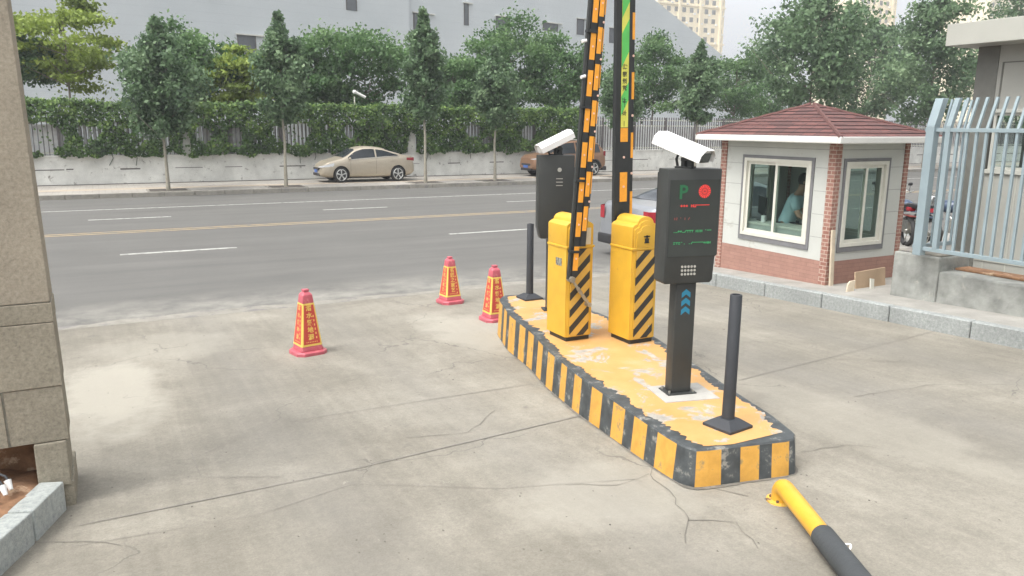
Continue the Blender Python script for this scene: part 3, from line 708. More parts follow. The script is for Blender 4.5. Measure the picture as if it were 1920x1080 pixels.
p2 = Vector((4.42, 7.05, ZT))
x2 = PB(1040, 7.05, 1.7); p2.x = x2
zt2, zb2 = HZ(p2.x, p2.y, 291) - ZT, HZ(p2.x, p2.y, 446) - ZT
m2 = empty('display_machine', (p2.x, p2.y, ZT + .003), R(-19), 'dark grey plate recognition machine seen from behind, between the left bollard and the yellow cabinet', 'parking machine', 'plate recognition machines')
MB().box(-.115, .115, -.085, .085, 0, .01).build('base_plate', MT['dgrey'], m2, bevel=.003)
MB().box(-.075, .075, -.055, .055, .009, zb2 + .03).build('pole', MT['dgrey'], m2, bevel=.01)
W2 = .19
MB().prism([(-W2, zt2), (W2, zt2), (W2, zb2 + .02), (W2 - .02, zb2), (-W2 + .03, zb2), (-W2, zb2 + .12)][::-1], -.075, .075, 'y').build('cabinet', MT['dgrey'], m2, bevel=.008, smooth=True)
MB().tube([(.03, -.076, zt2 - .15), (.03, -.080, zt2 - .15)], .022, 16).build('lock', MT['silver'], m2)
v = MB()
for k in range(3): v.box(-.005, .065, -.078, -.0755, zt2 - .245 - k * .035, zt2 - .237 - k * .035)
pieces(v, 'vent_slot', MT['silver'], m2)
camera_unit(m2, .0, .0, zt2, R(19 - 6), R(24), .42, .16)

# ------------------------------------------------------------------ traffic cones
def cone(px, py, ptop, rz, words, label):
    x, y, _ = PZ(px, py, G(9)); p = PZ(px, py, G(y) + .005); h = HZ(p.x, p.y + .0, ptop) - p.z
    t = empty('traffic_cone', p, rz, label, 'traffic cone', 'red square traffic cones')
    b = .168; c = .062
    oct_ = [(-b, -b + c), (-b + c, -b), (b - c, -b), (b, -b + c), (b, b - c), (b - c, b), (-b + c, b), (-b, b - c)]
    MB().rings([[(x * s_, y * s_, z) for x, y in oct_] for s_, z in ((1, 0), (1, .04), (.95, .05))]).build('base', MT['conep'], t, bevel=.006)
    def sq(hw, z, ch=.12):
        k = hw * ch; return [(-hw, -hw + k, z), (-hw + k, -hw, z), (hw - k, -hw, z), (hw, -hw + k, z), (hw, hw - k, z), (hw - k, hw, z), (-hw + k, hw, z), (-hw, hw - k, z)]
    hw = lambda z: .122 + (.053 - .122) * (z - .05) / (h * .93 - .05)
    b_ = MB().rings([sq(hw(.045), .045), sq(hw(.10), .10), sq(hw(.1) - .004, .101), sq(hw(h * .80) - .004, h * .80), sq(hw(h * .80), h * .801), sq(hw(h * .92), h * .92), sq(.036, h * .955), sq(.028, h * .96), sq(.026, h * .975), sq(.034, h * .98), sq(.030, h)])
    b_.build('body', MT['conep'], t, bevel=.003, smooth=True)
    z0, z1 = .105, h * .795
    sl_ = MB().rings([sq(hw(z0) + .001, z0), sq(hw(z1) + .001, z1)]); sv = sl_.build('sleeve', MT['coney'], t)
    sl = (hw(z1) - hw(z0)) / (z1 - z0)
    for side in (0, 1):
        Mr = Rm(-math.pi / 2 * side, 'Z'); q = MB(); za, zb_ = z0 + .022, z1 - .016
        def P(u, z, off=.0025): return Mr @ Vector((u * (hw(z) * .88 - .007), -(hw(z) + off), z))
        q.quad(P(-1, za), P(1, za), P(1, zb_), P(-1, zb_)); q.build('panel', MT['coner'], sv)
        til = math.atan(-sl)
        nch = len(words)
        zc0, zc1 = (za + .07, zb_ - .035)
        for k, chx in enumerate(words):
            z = zc1 - (zc1 - zc0) * k / (nch - 1)
            text(chx, .066 if side == 0 else .056, 'lettering', MT['conet'] if side else MT['coney'], sv, Mr @ Tm(-.004, -(hw(z) + .0035), z) @ Rm(-til, 'X') @ FRONT, .0003, bold=.0012)
        z = za + .022
        text('13800000000'[:0] or '▪▪▪▪▪▪▪', .034, 'small_lettering', MT['conet'], sv, Mr @ Tm(0, -(hw(z) + .0035), z) @ Rm(-til, 'X') @ FRONT, .0003)
        for k in range(6):
            z = zb_ - .12 - k * .045
            q = MB(); u = .74
            q.box(-.006, .006, -.0006, .0006, -.011, .011); o = q.build('small_lettering', MT['conet'], sv); o.matrix_local = Mr @ Tm(u * (hw(z) * .88 - .018), -(hw(z) + .0034), z) @ Rm(-til, 'X')
    return t
cone(578, 662, 542, R(10), '潜水艇地漏', 'red square traffic cone standing alone on the driveway, nearest of the three')
cone(844, 567, 481, R(4), '名匠之家艺', 'red square traffic cone farthest out, by the edge of the street')
cone(927, 600, 497, R(0), '潜水艇地漏', 'red square traffic cone partly hidden behind the corner of the striped island')

# ------------------------------------------------------------------ crash rail bottom right, plastic ring
pf = PZ(1462, 941, G(3.1)); zr = G(3.1) + .115
pA = PZ(1480, 938, zr); pE = PZ(1592, 1080, zr); dr = (pE - pA).normalized(); pB = PZ(1536, 1010, zr)
t = empty('crash_rail', (pf.x, pf.y, G(pf.y) + .006), 0, 'low yellow pipe guard rail with black foam sleeve bolted to the concrete', 'guard rail')
o3 = Vector(t.location)
d = MB().tube([pf - o3 + Vector((0, 0, -.004 - (pf.z - o3.z))), Vector((0, 0, .010))], .080, 22); d.build('flange', mat('rusty_yellow', (.68, .42, .07), .6, var=.2, dirt=(.14, .08, .06), dscale=14, dth=.56), t, bevel=.002)
bo = MB()
for k in range(4): a = k * math.pi / 2 + .5; bo.tube([(.055 * math.cos(a), .055 * math.sin(a), .008), (.055 * math.cos(a), .055 * math.sin(a), .022)], .009, 6)
pieces(bo, 'anchor_bolt', mat('rusty_bolt', (.12, .07, .05), .7), t)
rr = .052; cp = Vector((pA.x, pA.y, 0)) - Vector((o3.x, o3.y, 0)); pts = [Vector((0, 0, .006)), Vector((.0, 0, .05))]
hc = zr - o3.z
for k in range(1, 9):
    a = math.pi / 2 * k / 8; pts.append(Vector((0, 0, 0)) + dr * (.07 * (1 - math.cos(a))) + Vector((0, 0, hc - .07 + .07 * math.sin(a))))
Ly = (pB - Vector((pf.x, pf.y, zr))).length
pts.append(dr * Ly + Vector((0, 0, hc)))
MB().tube(pts, rr, 20).build('pipe', mat('yellow_pipe_paint', (.62, .335, .035), .38, var=.1, dirt=(.45, .28, .05), dscale=12, dth=.68), t, smooth=True)
sl0 = dr * (Ly - .04) + Vector((0, 0, hc)); sl1 = dr * (Ly + 1.5) + Vector((0, 0, hc))
MB().tube([sl0, sl0 + dr * .01, sl1], [.057, .062, .062], 20).build('foam_sleeve', mat('black_foam', (.05, .055, .058), .75, var=.15, bmp=.2), t, smooth=True)
MB().tube([sl1 - dr * .1, sl1 + dr * .1, sl1 + dr * .16 + Vector((0, 0, -.05)), sl1 + dr * .17 + Vector((0, 0, -hc))], rr, 16).build('far_leg', MT['yel'], t, smooth=True)
pr = PZ(1588, 1026, G(2.6) + .012)
v = MB(); pts = [(.030 * math.cos(a) + .01 * math.sin(2 * a), .018 * math.sin(a), .004 * math.sin(a)) for a in [2 * math.pi * k / 20 for k in range(21)]]
o = v.tube(pts, .006, 8).build('plastic_ring', MT['white'], None, smooth=True); o.location = pr; tag(o, 'small white plastic ring lying on the concrete beside the black foam sleeve', 'plastic ring')

# ------------------------------------------------------------------ left stone pillar, soil bed, kerb stones
cr_ = PZ(145, 945, G(4.95)); YP = cr_.y; XP = cr_.x
t = empty('stone_pillar', (XP, YP, 0), 0, 'tall pillar of rough stone blocks at the left edge', 'pillar')
g = MB(); zs = [HZ(XP, YP, q) for q in (823, 722, 603, 566)]; zs += [zs[-1] + 3.4, zs[-1] + 4.6]
random.seed(8); prev = zs[0]
for k, z in enumerate(zs[1:]):
    mi = 0 if k >= 3 else 1
    if k >= 3:
        g.box(-1.6, rnd(-.006, .004), rnd(-.004, .004), .30, prev + .004, z - .002, 0)
    else:
        xb = (-.30, -.72, -.36)[k]
        g.box(xb + .006, rnd(-.006, .004), rnd(-.004, .004), .30, prev + .002, z - .003, mi); g.box(-1.6, xb - .006, rnd(-.006, .012), .30, prev + .004, z - .006, mi)
    prev = z
g.v = [(x - .021 * (z - zs[0]), y, z) for x, y, z in g.v]; pieces(g, 'block', [MT['pillar'], MT['pillar2']], t, bevel=.004)
g2 = MB().box(-1.59, -.012, .012, .28, zs[0], zs[-1] - .02); g2.v = [(x - .021 * (z - zs[0]), y, z) for x, y, z in g2.v]; g2.build('mortar_core', MT['mortar'], t)
gz = G(YP)
z0p = zs[0]
g = MB().box(-.185, -.018, -.012, .4, gz + .14, z0p - .004); g.box(-.062, -.004, -.004, .5, gz - .05, gz + .16); g.build('foot_block', MT['pillar2'], t, bevel=.008)
MB().box(-1.6, -.19, .30, .6, gz - .05, z0p - .01).build('recess_back', MT['soil'], t)
random.seed(9)
g = MB(); nx, ny = 26, 34
sy0, sy1 = -.5, YP + .28
vv = []
for j in range(ny + 1):
    for i in range(nx + 1):
        yy = sy0 + (sy1 - sy0) * j / ny; xk = XP - .08 - .34 * (YP - yy) / .7 if yy < YP else XP - .2
        xx = xk - 2.0 * (1 - i / nx); dd = 1 - i / nx
        vv.append((xx, yy, G(yy) + .16 + .10 * min(1, dd * 4) + rnd(-.012, .018)))
g.add(vv, [(j * (nx + 1) + i, j * (nx + 1) + i + 1, (j + 1) * (nx + 1) + i + 1, (j + 1) * (nx + 1) + i) for j in range(ny) for i in range(nx)])
struct(g.build('soil_bed', MT['soil'], smooth=2))
stones = MB()
for k in range(60):
    q = Vector((XP - .35 - rnd(0, .7), rnd(YP - 1.1, YP + .1), 0)); stones.sphere((q.x, q.y, G(q.y) + .235 + rnd(-.02, .02)), rnd(.007, .024), 8, 0, rnd(.7, 1.4), 1, .7)
tag(stones.build('rubble', mat('rubble', (.40, .30, .22), .9, var=.4, scale=15), smooth=True), 'crumbs of rubble scattered over the brown soil', 'rubble', kind='stuff')
# two granite kerb stones running from the pillar towards the lower left corner
kt = [PZ(122, 905, gz + .17), PZ(62, 962, gz + .19), PZ(-10, 1022, gz + .21)]
kdir = (Vector((kt[2].x, kt[2].y, 0)) - Vector((kt[0].x, kt[0].y, 0))).normalized(); kn = Vector((kdir.y, -kdir.x, 0))
if kn.x > 0: kn = -kn
cuts = [kt[0], kt[1], kt[2] + kdir * .1, kt[2] + kdir * .8]
for i, lab in enumerate(['granite kerb stone butting against the foot of the stone pillar', 'granite kerb stone in the bottom left corner of the picture', None]):
    a, b_ = cuts[i], cuts[i + 1]; a2 = a + kdir * .012; b2_ = b_ - kdir * .004; gm = MB(); vs = []
    for q in (a2, b2_):
        gq = G(q.y)
        for (off, zz) in ((0, gq - .06), (0, gq + .185), (.135, gq + .185), (.135, gq - .06)): vs.append((q.x + kn.x * off, q.y + kn.y * off, zz))
    gm.add(vs, [(0, 1, 2, 3), (7, 6, 5, 4), (0, 4, 5, 1), (1, 5, 6, 2), (2, 6, 7, 3), (3, 7, 4, 0)])
    if lab is None: continue
    tag(gm.build('kerb_stone', MT['kerbl'], bevel=.012), lab, 'kerb stone', 'granite kerb stones by the pillar')
for k, (px, py) in enumerate(((8, 915), (18, 905))):
    q = PZ(px, py, gz + .27)
    o = MB().tube([q + Vector((-.25, .2, .0)), q + Vector((-.1, .1, .05)), q + Vector((-.02, .02, .035)), q], .007, 8, 0).tube([q + Vector((-.01, .01, .012)), q + Vector((.005, -.02, -.035))], [.02, .012], 10, 1).build('cable_end', [MT['blackm'], MT['white']], smooth=True)
    tag(o, ['black cable with a white taped end in the soil, the left one', 'black cable with a white taped end in the soil, the right one'][k], 'cable', 'taped cable ends in the soil')

# ------------------------------------------------------------------ guard kiosk
B0 = PZ(1545, 545, .26); KXX, KYY = B0.x, B0.y
KW, KD = 1.53, 2.22; zg = G(8.5) + .19
zE = HZ(KXX, KYY, 272); zBr = HZ(KXX, KYY, 492)
kio = empty('guard_kiosk', (KXX, KYY, 0), 0, 'small guard kiosk with red shingle hip roof, white panels and brick corners', 'kiosk')
def wx(px, py): return PY(px, py, KYY).x - KXX
def wy(px, py): return PX(px, py, KXX).y - KYY
wy0, wy1 = wy(1516, 380), wy(1391, 380); wx0, wx1 = wx(1582, 380), wx(1660, 380)
wz0, wz1 = HZ(KXX, KYY + 1.1, 447), HZ(KXX, KYY + 1.1, 298)
CB = .12; TK = .07
def wall_panel(side):                    # 4 sides, each: lower cladding + upper panel around a window opening
    up, lo, gl, fr, sur, ln = MB(), MB(), MB(), MB(), MB(), MB()
    if side in ('L', 'R'): a0, a1, L_ = wy0, wy1, KD
    else: a0, a1, L_ = wx0, wx1, KW
    def put(mb, u0, u1, d0, d1, z0, z1, mi=0):    # u along the wall, d depth inward from its face
        if side == 'L': mb.box(d0, d1, u0, u1, z0, z1, mi)
        elif side == 'R': mb.box(KW - d1, KW - d0, u0, u1, z0, z1, mi)
        elif side == 'F': mb.box(u0, u1, d0, d1, z0, z1, mi)
        else: mb.box(u0, u1, KD - d1, KD - d0, z0, z1, mi)
    c = CB - .03
    put(lo, c, L_ - c, .012, .09, zg - .1, zBr)
    put(up, c, a0, .02, TK, zBr, zE + .04); put(up, a1, L_ - c, .02, TK, zBr, zE + .04)
    put(up, a0, a1, .0203, TK, zBr, wz0); put(up, a0, a1, .0203, TK, wz1, zE + .04)
    hgt = (zE - zBr) / 5
    for k in range(1, 5):
        z = zBr + hgt * k
        for (p, q) in ((c, a0 - .06), (a1 + .06, L_ - c)):
            if q > p: put(ln, p, q, .0185, .021, z, z + .008)
    put(ln, c, L_ - c, .0185, .021, zE - .07, zE - .062)
    s_ = .045
    for (p, q, r, v_) in ((a0 - s_, a1 + s_, wz1, wz1 + s_), (a0 - s_, a1 + s_, wz0 - s_ - .03, wz0), (a0 - s_, a0, wz0, wz1), (a1, a1 + s_, wz0, wz1)): put(sur, p, q, .004, .05, r, v_)
    f = .05
    for (p, q, r, v_) in ((a0, a1, wz1 - f, wz1), (a0, a1, wz0, wz0 + f), (a0, a0 + f, wz0 + f, wz1 - f), (a1 - f, a1, wz0 + f, wz1 - f)): put(fr, p, q, -.004, .066, r, v_)
    mid = (a0 + a1) / 2
    sa = [(a0 + f, mid + .025, .012, .030), (mid - .025, a1 - f, .036, .054)]
    sas = []
    for (p, q, d0, d1) in sa:
        mb = MB(); g2 = MB()
        for (pp, qq, r, v_) in ((p, q, wz1 - f - .045, wz1 - f), (p, q, wz0 + f, wz0 + f + .05), (p, p + .045, wz0 + f + .05, wz1 - f - .045), (q - .045, q, wz0 + f + .05, wz1 - f - .045)): put(mb, pp, qq, d0, d1, r, v_)
        put(g2, p + .045, q - .045, (d0 + d1) / 2 - .002, (d0 + d1) / 2 + .002, wz0 + f + .05, wz1 - f - .045); sas.append((mb, g2))
    lo.build('brick_cladding', MT['kclad'], kio)
    w_ = up.build('wall_panel', MT['kwhite'], kio); ln.split('panel_joint', MT['kjoint'], w_)
    wi = fr.build('window', MT['cream'], kio, bevel=.003); sur.build('surround', MT['kgrey'], wi)
    for mb, g2 in sas: mb.build('sash', MT['cream'], wi, bevel=.003); g2.build('pane', MT['glass'], wi)
for s_ in 'LRFB': wall_panel(s_)
for (x, y) in ((0, 0), (KW - CB, 0), (0, KD - CB), (KW - CB, KD - CB)):
    MB().box(x + (.035 if x else 0), x + CB, y, y + CB, zg - .1, zE + .04).build('brick_corner', MT['kbrick'], kio)
MB().box(.03, KW - .03, .03, KD - .03, zg - .08, zg + .03).build('floor', MT['kfloor'], kio)
OV = .27; rz0 = zE + .03
MB().box(-OV + .03, KW + OV - .03, -OV + .03, KD + OV - .03, rz0, rz0 + .02).build('soffit', MT['kwhite'], kio)
gu = MB()
for (x0, x1, y0, y1) in ((-OV - .03, KW + OV + .03, -OV - .03, -OV + .03), (-OV - .03, KW + OV + .03, KD + OV - .03, KD + OV + .03), (-OV - .03, -OV + .03, -OV + .031, KD + OV - .031), (KW + OV - .03, KW + OV + .03, -OV + .031, KD + OV - .031)):
    gu.box(x0, x1, y0, y1, rz0 - .005, rz0 + .085)
pieces(gu, 'gutter', MT['kgut'], kio, bevel=.012)
rz1 = rz0 + .075; apz = rz1 + .46
rf = bpy.data.meshes.new('roof'); bm = bmesh.new(); uvl = bm.loops.layers.uv.new('UVMap')
x0, x1, y0, y1 = -OV - .015, KW + OV + .015, -OV - .015, KD + OV + .015
ridge = [Vector((KW / 2 - .04, KD / 2 - .02, apz)), Vector((KW / 2 - .04, KD / 2 + .06, apz))]
cs = [Vector((x0, y0, rz1)), Vector((x1, y0, rz1)), Vector((x1, y1, rz1)), Vector((x0, y1, rz1))]
faces = [(cs[0], cs[1], ridge[0], ridge[0]), (cs[1], cs[2], ridge[1], ridge[0]), (cs[2], cs[3], ridge[1], ridge[1]), (cs[3], cs[0], ridge[0], ridge[1])]
random.seed(4)
for (a, b_, c, d) in faces:               # courses of shingles, each lapping 6 mm over the next
    e_ = (b_ - a).normalized(); sl_ = ((d + c) / 2 - (a + b_) / 2); L_ = sl_.length; nrm = e_.cross(sl_).normalized(); nc = 9
    if nrm.z < 0: nrm = -nrm
    for k in range(nc):
        t0, t1 = k / nc, min(1, (k + 1) / nc)
        p0, p1, q0, q1 = a.lerp(d, t0), b_.lerp(c, t0), a.lerp(d, t1), b_.lerp(c, t1)
        l0 = nrm * .010
        vs = [bm.verts.new(p) for p in (p0 + l0, p1 + l0, q1, q0)]
        fc = bm.faces.new(vs if (q1 - q0).length > .002 else vs[:3])
        for lp in fc.loops: lp[uvl].uv = ((lp.vert.co - a).dot(e_) + (k % 2) * .11, (lp.vert.co - a).dot(sl_.normalized()) * .999 + .004)
        v2 = [bm.verts.new(p) for p in (p0, p1, p1 + l0, p0 + l0)]; fc = bm.faces.new(v2)
        for lp in fc.loops: lp[uvl].uv = (0, 0)
bm.to_mesh(rf); bm.free(); rf.materials.append(MT['shing']); o = bpy.data.objects.new('roof', rf); col.objects.link(o); o.parent = kio
hp = MB()
for c, r in ((cs[0], ridge[0]), (cs[1], ridge[0]), (cs[2], ridge[1]), (cs[3], ridge[1])):
    hp.tube([c.lerp(r, k / 11) + Vector((0, 0, .008 * (k % 2))) for k in range(12)], .030, 6)
hp.split('hip_tile', mat('hip_shingle', (.10, .045, .04), .85, var=.25, scale=10), kio)
# desk, monitor and chair inside (things of their own)
dk = empty('desk', (KXX + .28, KYY + KD / 2 + .15, zg + .03), 0, 'white counter inside the kiosk under the left window', 'desk')
MB().box(-.18, .25, -.75, .65, .70, .73).build('desk_top', MT['cream'], dk, bevel=.004); MB().box(-.17, .22, -.73, -.70, 0, .70).box(-.17, .22, .60, .63, 0, .70).box(-.17, -.15, -.70, .60, .35, .70).build('desk_frame', MT['kwhite'], dk)
mo = empty('monitor', (KXX + .42, KYY + KD - .55, zg + .76), R(60), 'dark monitor standing on the kiosk counter', 'monitor')
MB().box(-.2, .2, -.015, .015, .10, .38).build('screen', MT['black'], mo, bevel=.005); MB().box(-.09, .09, -.06, .06, 0, .012).box(-.02, .02, -.01, .01, .012, .12).build('stand', MT['black'], mo)
cup = MB().tube([(0, 0, 0), (0, 0, .10)], .035, 14).tube([(.035, 0, .02), (.06, 0, .03), (.06, 0, .07), (.035, 0, .08)], .006, 8).build('mug', MT['white'], smooth=True); cup.location = (KXX + .25, KYY + KD - .75, zg + .762); tag(cup, 'white mug on the kiosk counter behind the left pane', 'mug')

# ------------------------------------------------------------------ person in the kiosk (leaning over the counter, facing right)
def skin_mesh(name, verts, edges, radii, m, parent, sub=2, root=0):
    me = bpy.data.meshes.new(name); me.from_pydata(verts, edges, []); me.materials.append(m)
    o = bpy.data.objects.new(name, me); col.objects.link(o)
    md = o.modifiers.new('s', 'SKIN'); md.use_smooth_shade = True
    for k, r in enumerate(radii):
        r = r if isinstance(r, tuple) else (r, r); me.skin_vertices[0].data[k].radius = r
    me.skin_vertices[0].data[root].use_root = True
    o.modifiers.new('u', 'SUBSURF').levels = sub
    bake(o); o.parent = parent
    for p in o.data.polygons: p.use_smooth = True
    return o
sp = PX(1478, 440, KXX + .62)
per_ = empty('person', (sp.x, sp.y, zg + .03), R(-62), 'person in a light blue shirt sitting inside the kiosk behind the right-hand pane', 'person')
zt_ = HZ(sp.x, sp.y, 325) - zg - .03      # crown of the head
# faces +x locally, seated on a stool; lean forward
hd = Vector((.20, 0, zt_ - .12)); nk = Vector((.13, 0, zt_ - .27)); sh = Vector((.08, 0, zt_ - .36)); wa = Vector((-.03, 0, zt_ - .72)); pv = Vector((-.08, 0, zt_ - .84))
V = [pv, wa, sh, nk, hd, hd + Vector((.02, 0, .06))]; E = [(0, 1), (1, 2), (2, 3), (3, 4), (4, 5)]; Rr = [(.15, .12), (.14, .11), (.16, .10), .055, (.085, .095), (.07, .08)]
for s_ in (-1, 1):
    k = len(V); V += [sh + Vector((.0, s_ * .17, -.02)), sh + Vector((.10, s_ * .21, -.26)), sh + Vector((.33, s_ * .12, -.36)), sh + Vector((.41, s_ * .10, -.38))]
    E += [(2, k), (k, k + 1), (k + 1, k + 2), (k + 2, k + 3)]; Rr += [.06, .045, .032, (.034, .018)]
    h = k + 3
    for j in range(5):
        b0 = V[h] + Vector((.03 if j < 4 else .0, s_ * (-.028 + .018 * j), 0)); k2 = len(V); ln_ = (.03, .036, .033, .026, .025)[j]
        V += [b0, b0 + Vector((ln_, 0, -.012)), b0 + Vector((ln_ * 1.6, 0, -.032))]; E += [(h, k2), (k2, k2 + 1), (k2 + 1, k2 + 2)]; Rr += [.010, .009, .007]
    k = len(V); V += [pv + Vector((.02, s_ * .10, -.02)), pv + Vector((.42, s_ * .13, -.02)), Vector((pv.x + .40, s_ * .13, .09)), Vector((pv.x + .54, s_ * .14, .04))]
    E += [(0, k), (k, k + 1), (k + 1, k + 2), (k + 2, k + 3)]; Rr += [.095, .062, .04, .038]
body = skin_mesh('body', V, E, Rr, MT['skin'], per_)
V2 = [pv + Vector((0, 0, .02)), wa, sh, sh.lerp(nk, .45)]; E2 = [(0, 1), (1, 2), (2, 3)]; R2 = [(.175, .14), (.165, .135), (.180, .120), (.075, .075)]
for s_ in (-1, 1):
    k = len(V2); V2 += [sh + Vector((.0, s_ * .18, -.02)), sh + Vector((.075, s_ * .215, -.20))]; E2 += [(2, k), (k, k + 1)]; R2 += [.078, .072]
skin_mesh('shirt', V2, E2, R2, MT['shirt'], per_)
V3 = [pv + Vector((-.01, 0, -.01))]; E3 = []; R3 = [(.175, .13)]
for s_ in (-1, 1):
    k = len(V3); V3 += [pv + Vector((.02, s_ * .10, -.02)), pv + Vector((.42, s_ * .13, -.02)), Vector((pv.x + .40, s_ * .13, .10))]; E3 += [(0, k), (k, k + 1), (k + 1, k + 2)]; R3 += [.108, .076, .055]
skin_mesh('trousers', V3, E3, R3, MT['trous'], per_)
MB().sphere((hd.x - .010, 0, hd.z + .030), .108, 20, 0, 1.0, .86, 1.02).build('hair', MT['hair'], per_, smooth=True)
fc = MB()
fc.sphere((hd.x + .035, 0, hd.z - .005), .090, 18, 0, .92, .78, 1.1).sphere((hd.x + .122, 0, hd.z - .015), .018, 8, 0, 1, .7, 1.3)
for s_ in (-1, 1): fc.sphere((hd.x + .0, s_ * .088, hd.z - .01), .026, 8, 0, .6, .4, 1.2)
fc.build('face', MT['skin'], per_, smooth=True)
ey = MB()
for s_ in (-1, 1): ey.sphere((hd.x + .108, s_ * .032, hd.z + .012), .012, 8)
ey.box(hd.x + .1, hd.x + .116, -.022, .022, hd.z - .062, hd.z - .056).build('eyes_and_mouth', MT['hair'], per_)
stl = empty('stool', (sp.x - .04, sp.y + .07, zg + .03), 0, 'round stool under the person in the kiosk', 'stool')
sh_ = max(.2, zt_ - .84 - .13)
MB().tube([(0, 0, sh_ - .05), (0, 0, sh_)], .17, 18).build('seat', MT['trim'], stl, bevel=.01); MB().tube([(0, 0, .02), (0, 0, sh_ - .04)], .025, 10).tube([(0, 0, 0), (0, 0, .03)], .18, 16).build('leg', MT['steel'], stl)

# ------------------------------------------------------------------ boards leaning by the kiosk
def lean_board(name, pts, th, y, m, label, cat, tilt=.12, gap=0):
    """pts: picture corners, on the plane y; given thickness and a backwards lean"""
    w3 = [PY(*p, y) for p in pts]; zmin = min(p.z for p in w3); o = Vector((w3[0].x, y, zmin))
    fr = [Vector((p.x - o.x, (p.z - o.z) * tilt, p.z - o.z)) for p in w3]; bk = [p + Vector((0, th, 0)) for p in fr]; n_ = len(fr)
    mb = MB().add(fr + bk, [tuple(range(n_)), tuple(range(n_, 2 * n_))[::-1]] + [(k, (k + 1) % n_, n_ + (k + 1) % n_, n_ + k) for k in range(n_)])
    ob = mb.build(name, m, bevel=.002, seg=1); ob.location = o; return tag(ob, label, cat)
lean_board('plywood_board', [(1606, 552), (1660, 556), (1666, 502), (1609, 512)], .02, KYY - .42, MT['ply'], 'brown plywood board leaning against the kiosk beside the concrete pier', 'board')
lean_board('pale_board', [(1588, 549), (1600, 551), (1607, 526), (1597, 528), (1592, 534)], .02, KYY - .50, MT['wood'], 'short pale board with a rounded corner leaning by the kiosk', 'board')
lean_board('wooden_offcut', [(1632, 556), (1638, 556), (1643, 524), (1636, 523)], .015, KYY - .52, MT['cream'], 'narrow pale offcut standing against the plywood board', 'offcut')
lean_board('wooden_stick', [(1556, 546), (1562, 546), (1569, 432), (1563, 432)], .03, KYY - .06, MT['wood'], 'tall wooden stick leaning against the brick corner of the kiosk', 'stick', .02)
q = PZ(1652, 559, zg + .05); o = MB().sphere((0, 0, 0), .10, 14, 0, 1.5, .8, .25).build('rag', MT['orang'], smooth=True); o.location = q; tag(o, 'orange rag lying on the kerb below the plywood board', 'rag')

# ------------------------------------------------------------------ right concrete wall, fence and metal building
WX, WY = 9.06, PZ(1667, 560, zg + .03).y
WX = PZ(1667, 560, zg + .03).x
zp = HZ(WX, WY, 470); zl = zp - .17
t = empty('concrete_wall', (WX, WY, 0), 0, 'rough grey concrete wall with a higher pier carrying the blue fence', 'wall')
g = MB().box(0, .62, -.62, 0, zg - .1, zp); g.build('pier', MT['cwall'], t, bevel=.025)
g = MB().box(.02, .5, -7.5, -.622, zg - .1, zl); g.build('wall', MT['cwall'], t, bevel=.02)
MB().box(.05, .60, -.60, -.02, zp + .001, zp + .025).build('pier_cap', MT['edge'], t, bevel=.008)
MB().box(.30, .56, -7.4, -.64, zl + .001, zl + .03).build('coping', MT['soil'], t, bevel=.01)
fp = PZ(1722, 478, zp + .025); FX, FY = fp.x, fp.y
zr1, zt1 = HZ(FX, FY, 240), HZ(FX, FY, 184); zb1 = zp + .028
t = empty('metal_fence', (FX, FY, 0), 0, 'blue grey metal picket fence with bent tops on the concrete wall', 'fence')
def bent(mb, x, y, z0, z1, z2, hw, lean=.11):
    mb.box(x - hw, x + hw, y - hw, y + hw, z0, z1)
    mb.add([(x + sx * hw, y + sy * hw, z1) for sx, sy in ((-1, -1), (1, -1), (1, 1), (-1, 1))] + [(x + lean + sx * hw, y + sy * hw, z2) for sx, sy in ((-1, -1), (1, -1), (1, 1), (-1, 1))],
           [(0, 3, 2, 1), (4, 5, 6, 7), (0, 1, 5, 4), (1, 2, 6, 5), (2, 3, 7, 6), (3, 0, 4, 7)])
p_ = MB(); bent(p_, 0, 0, zb1, zr1 + .02, zt1, .052); p_.build('post', MT['fence'], t, bevel=.006)
p_ = MB(); bent(p_, .01, -.20, zb1 + .1, zr1 + .02, zt1, .030); p_.build('post', MT['fence'], t, bevel=.004)
MB().box(-.015, .035, -6.5, -.05, zr1 - .045, zr1).box(-.015, .035, -6.5, -.05, zb1 + .06, zb1 + .105).split('rail', MT['fence'], t, bevel=.004)
for k in range(50):
    p_ = MB(); bent(p_, .01, -.31 - .112 * k, zb1 + .1, zr1 - .01, zt1 + .0, .0145, .12); p_.build('picket', MT['fence'], t)
t = empty('metal_fence', (FX, FY, 0), 0, 'return panel of the blue grey fence running back from the corner post', 'fence')
MB().box(.06, .8, .10, .14, zr1 - .045, zr1).box(.06, .8, .10, .14, zb1 + .06, zb1 + .105).split('rail', MT['fence'], t, bevel=.004)
for k in range(6): p_ = MB(); bent(p_, .14 + .13 * k, .12, zb1 + .1, zr1 - .01, zt1, .0115, .09); p_.build('picket', MT['fence'], t)
# metal building
BX = 11.6; cB = PX(1812, 300, BX); BY = cB.y
zF1 = HZ(BX - .45, BY + .45, 46); zF0 = HZ(BX - .45, BY + .45, 87)
rc = PX(1772, 87, BX - .5)
zF0 = rc.z; zF1 = PX(1774, 46, BX - .5).z; RY = rc.y
t = empty('metal_building', (BX, BY, 0), 0, 'grey metal-clad building with flat overhanging roof behind the blue fence', 'building')
MB().box(-.5, 5, -9, RY - BY, zF0, zF1).build('roof', MT['bldg2'], t, bevel=.01)
wzA = HZ(BX, BY, 212); wzB = HZ(BX, BY, 315) + .0
MB().box(0, 4.6, -8.5, 0, wzA, zF0 - .001).build('upper_wall', MT['bldg'], t)
MB().box(0, 4.6, -8.5, 0, zg - .1, wzB).build('lower_wall', MT['bldg'], t)
MB().box(-.012, .05, -.30, .012, zg - .1, zF0 - .002).build('corner_trim', MT['brown'], t)
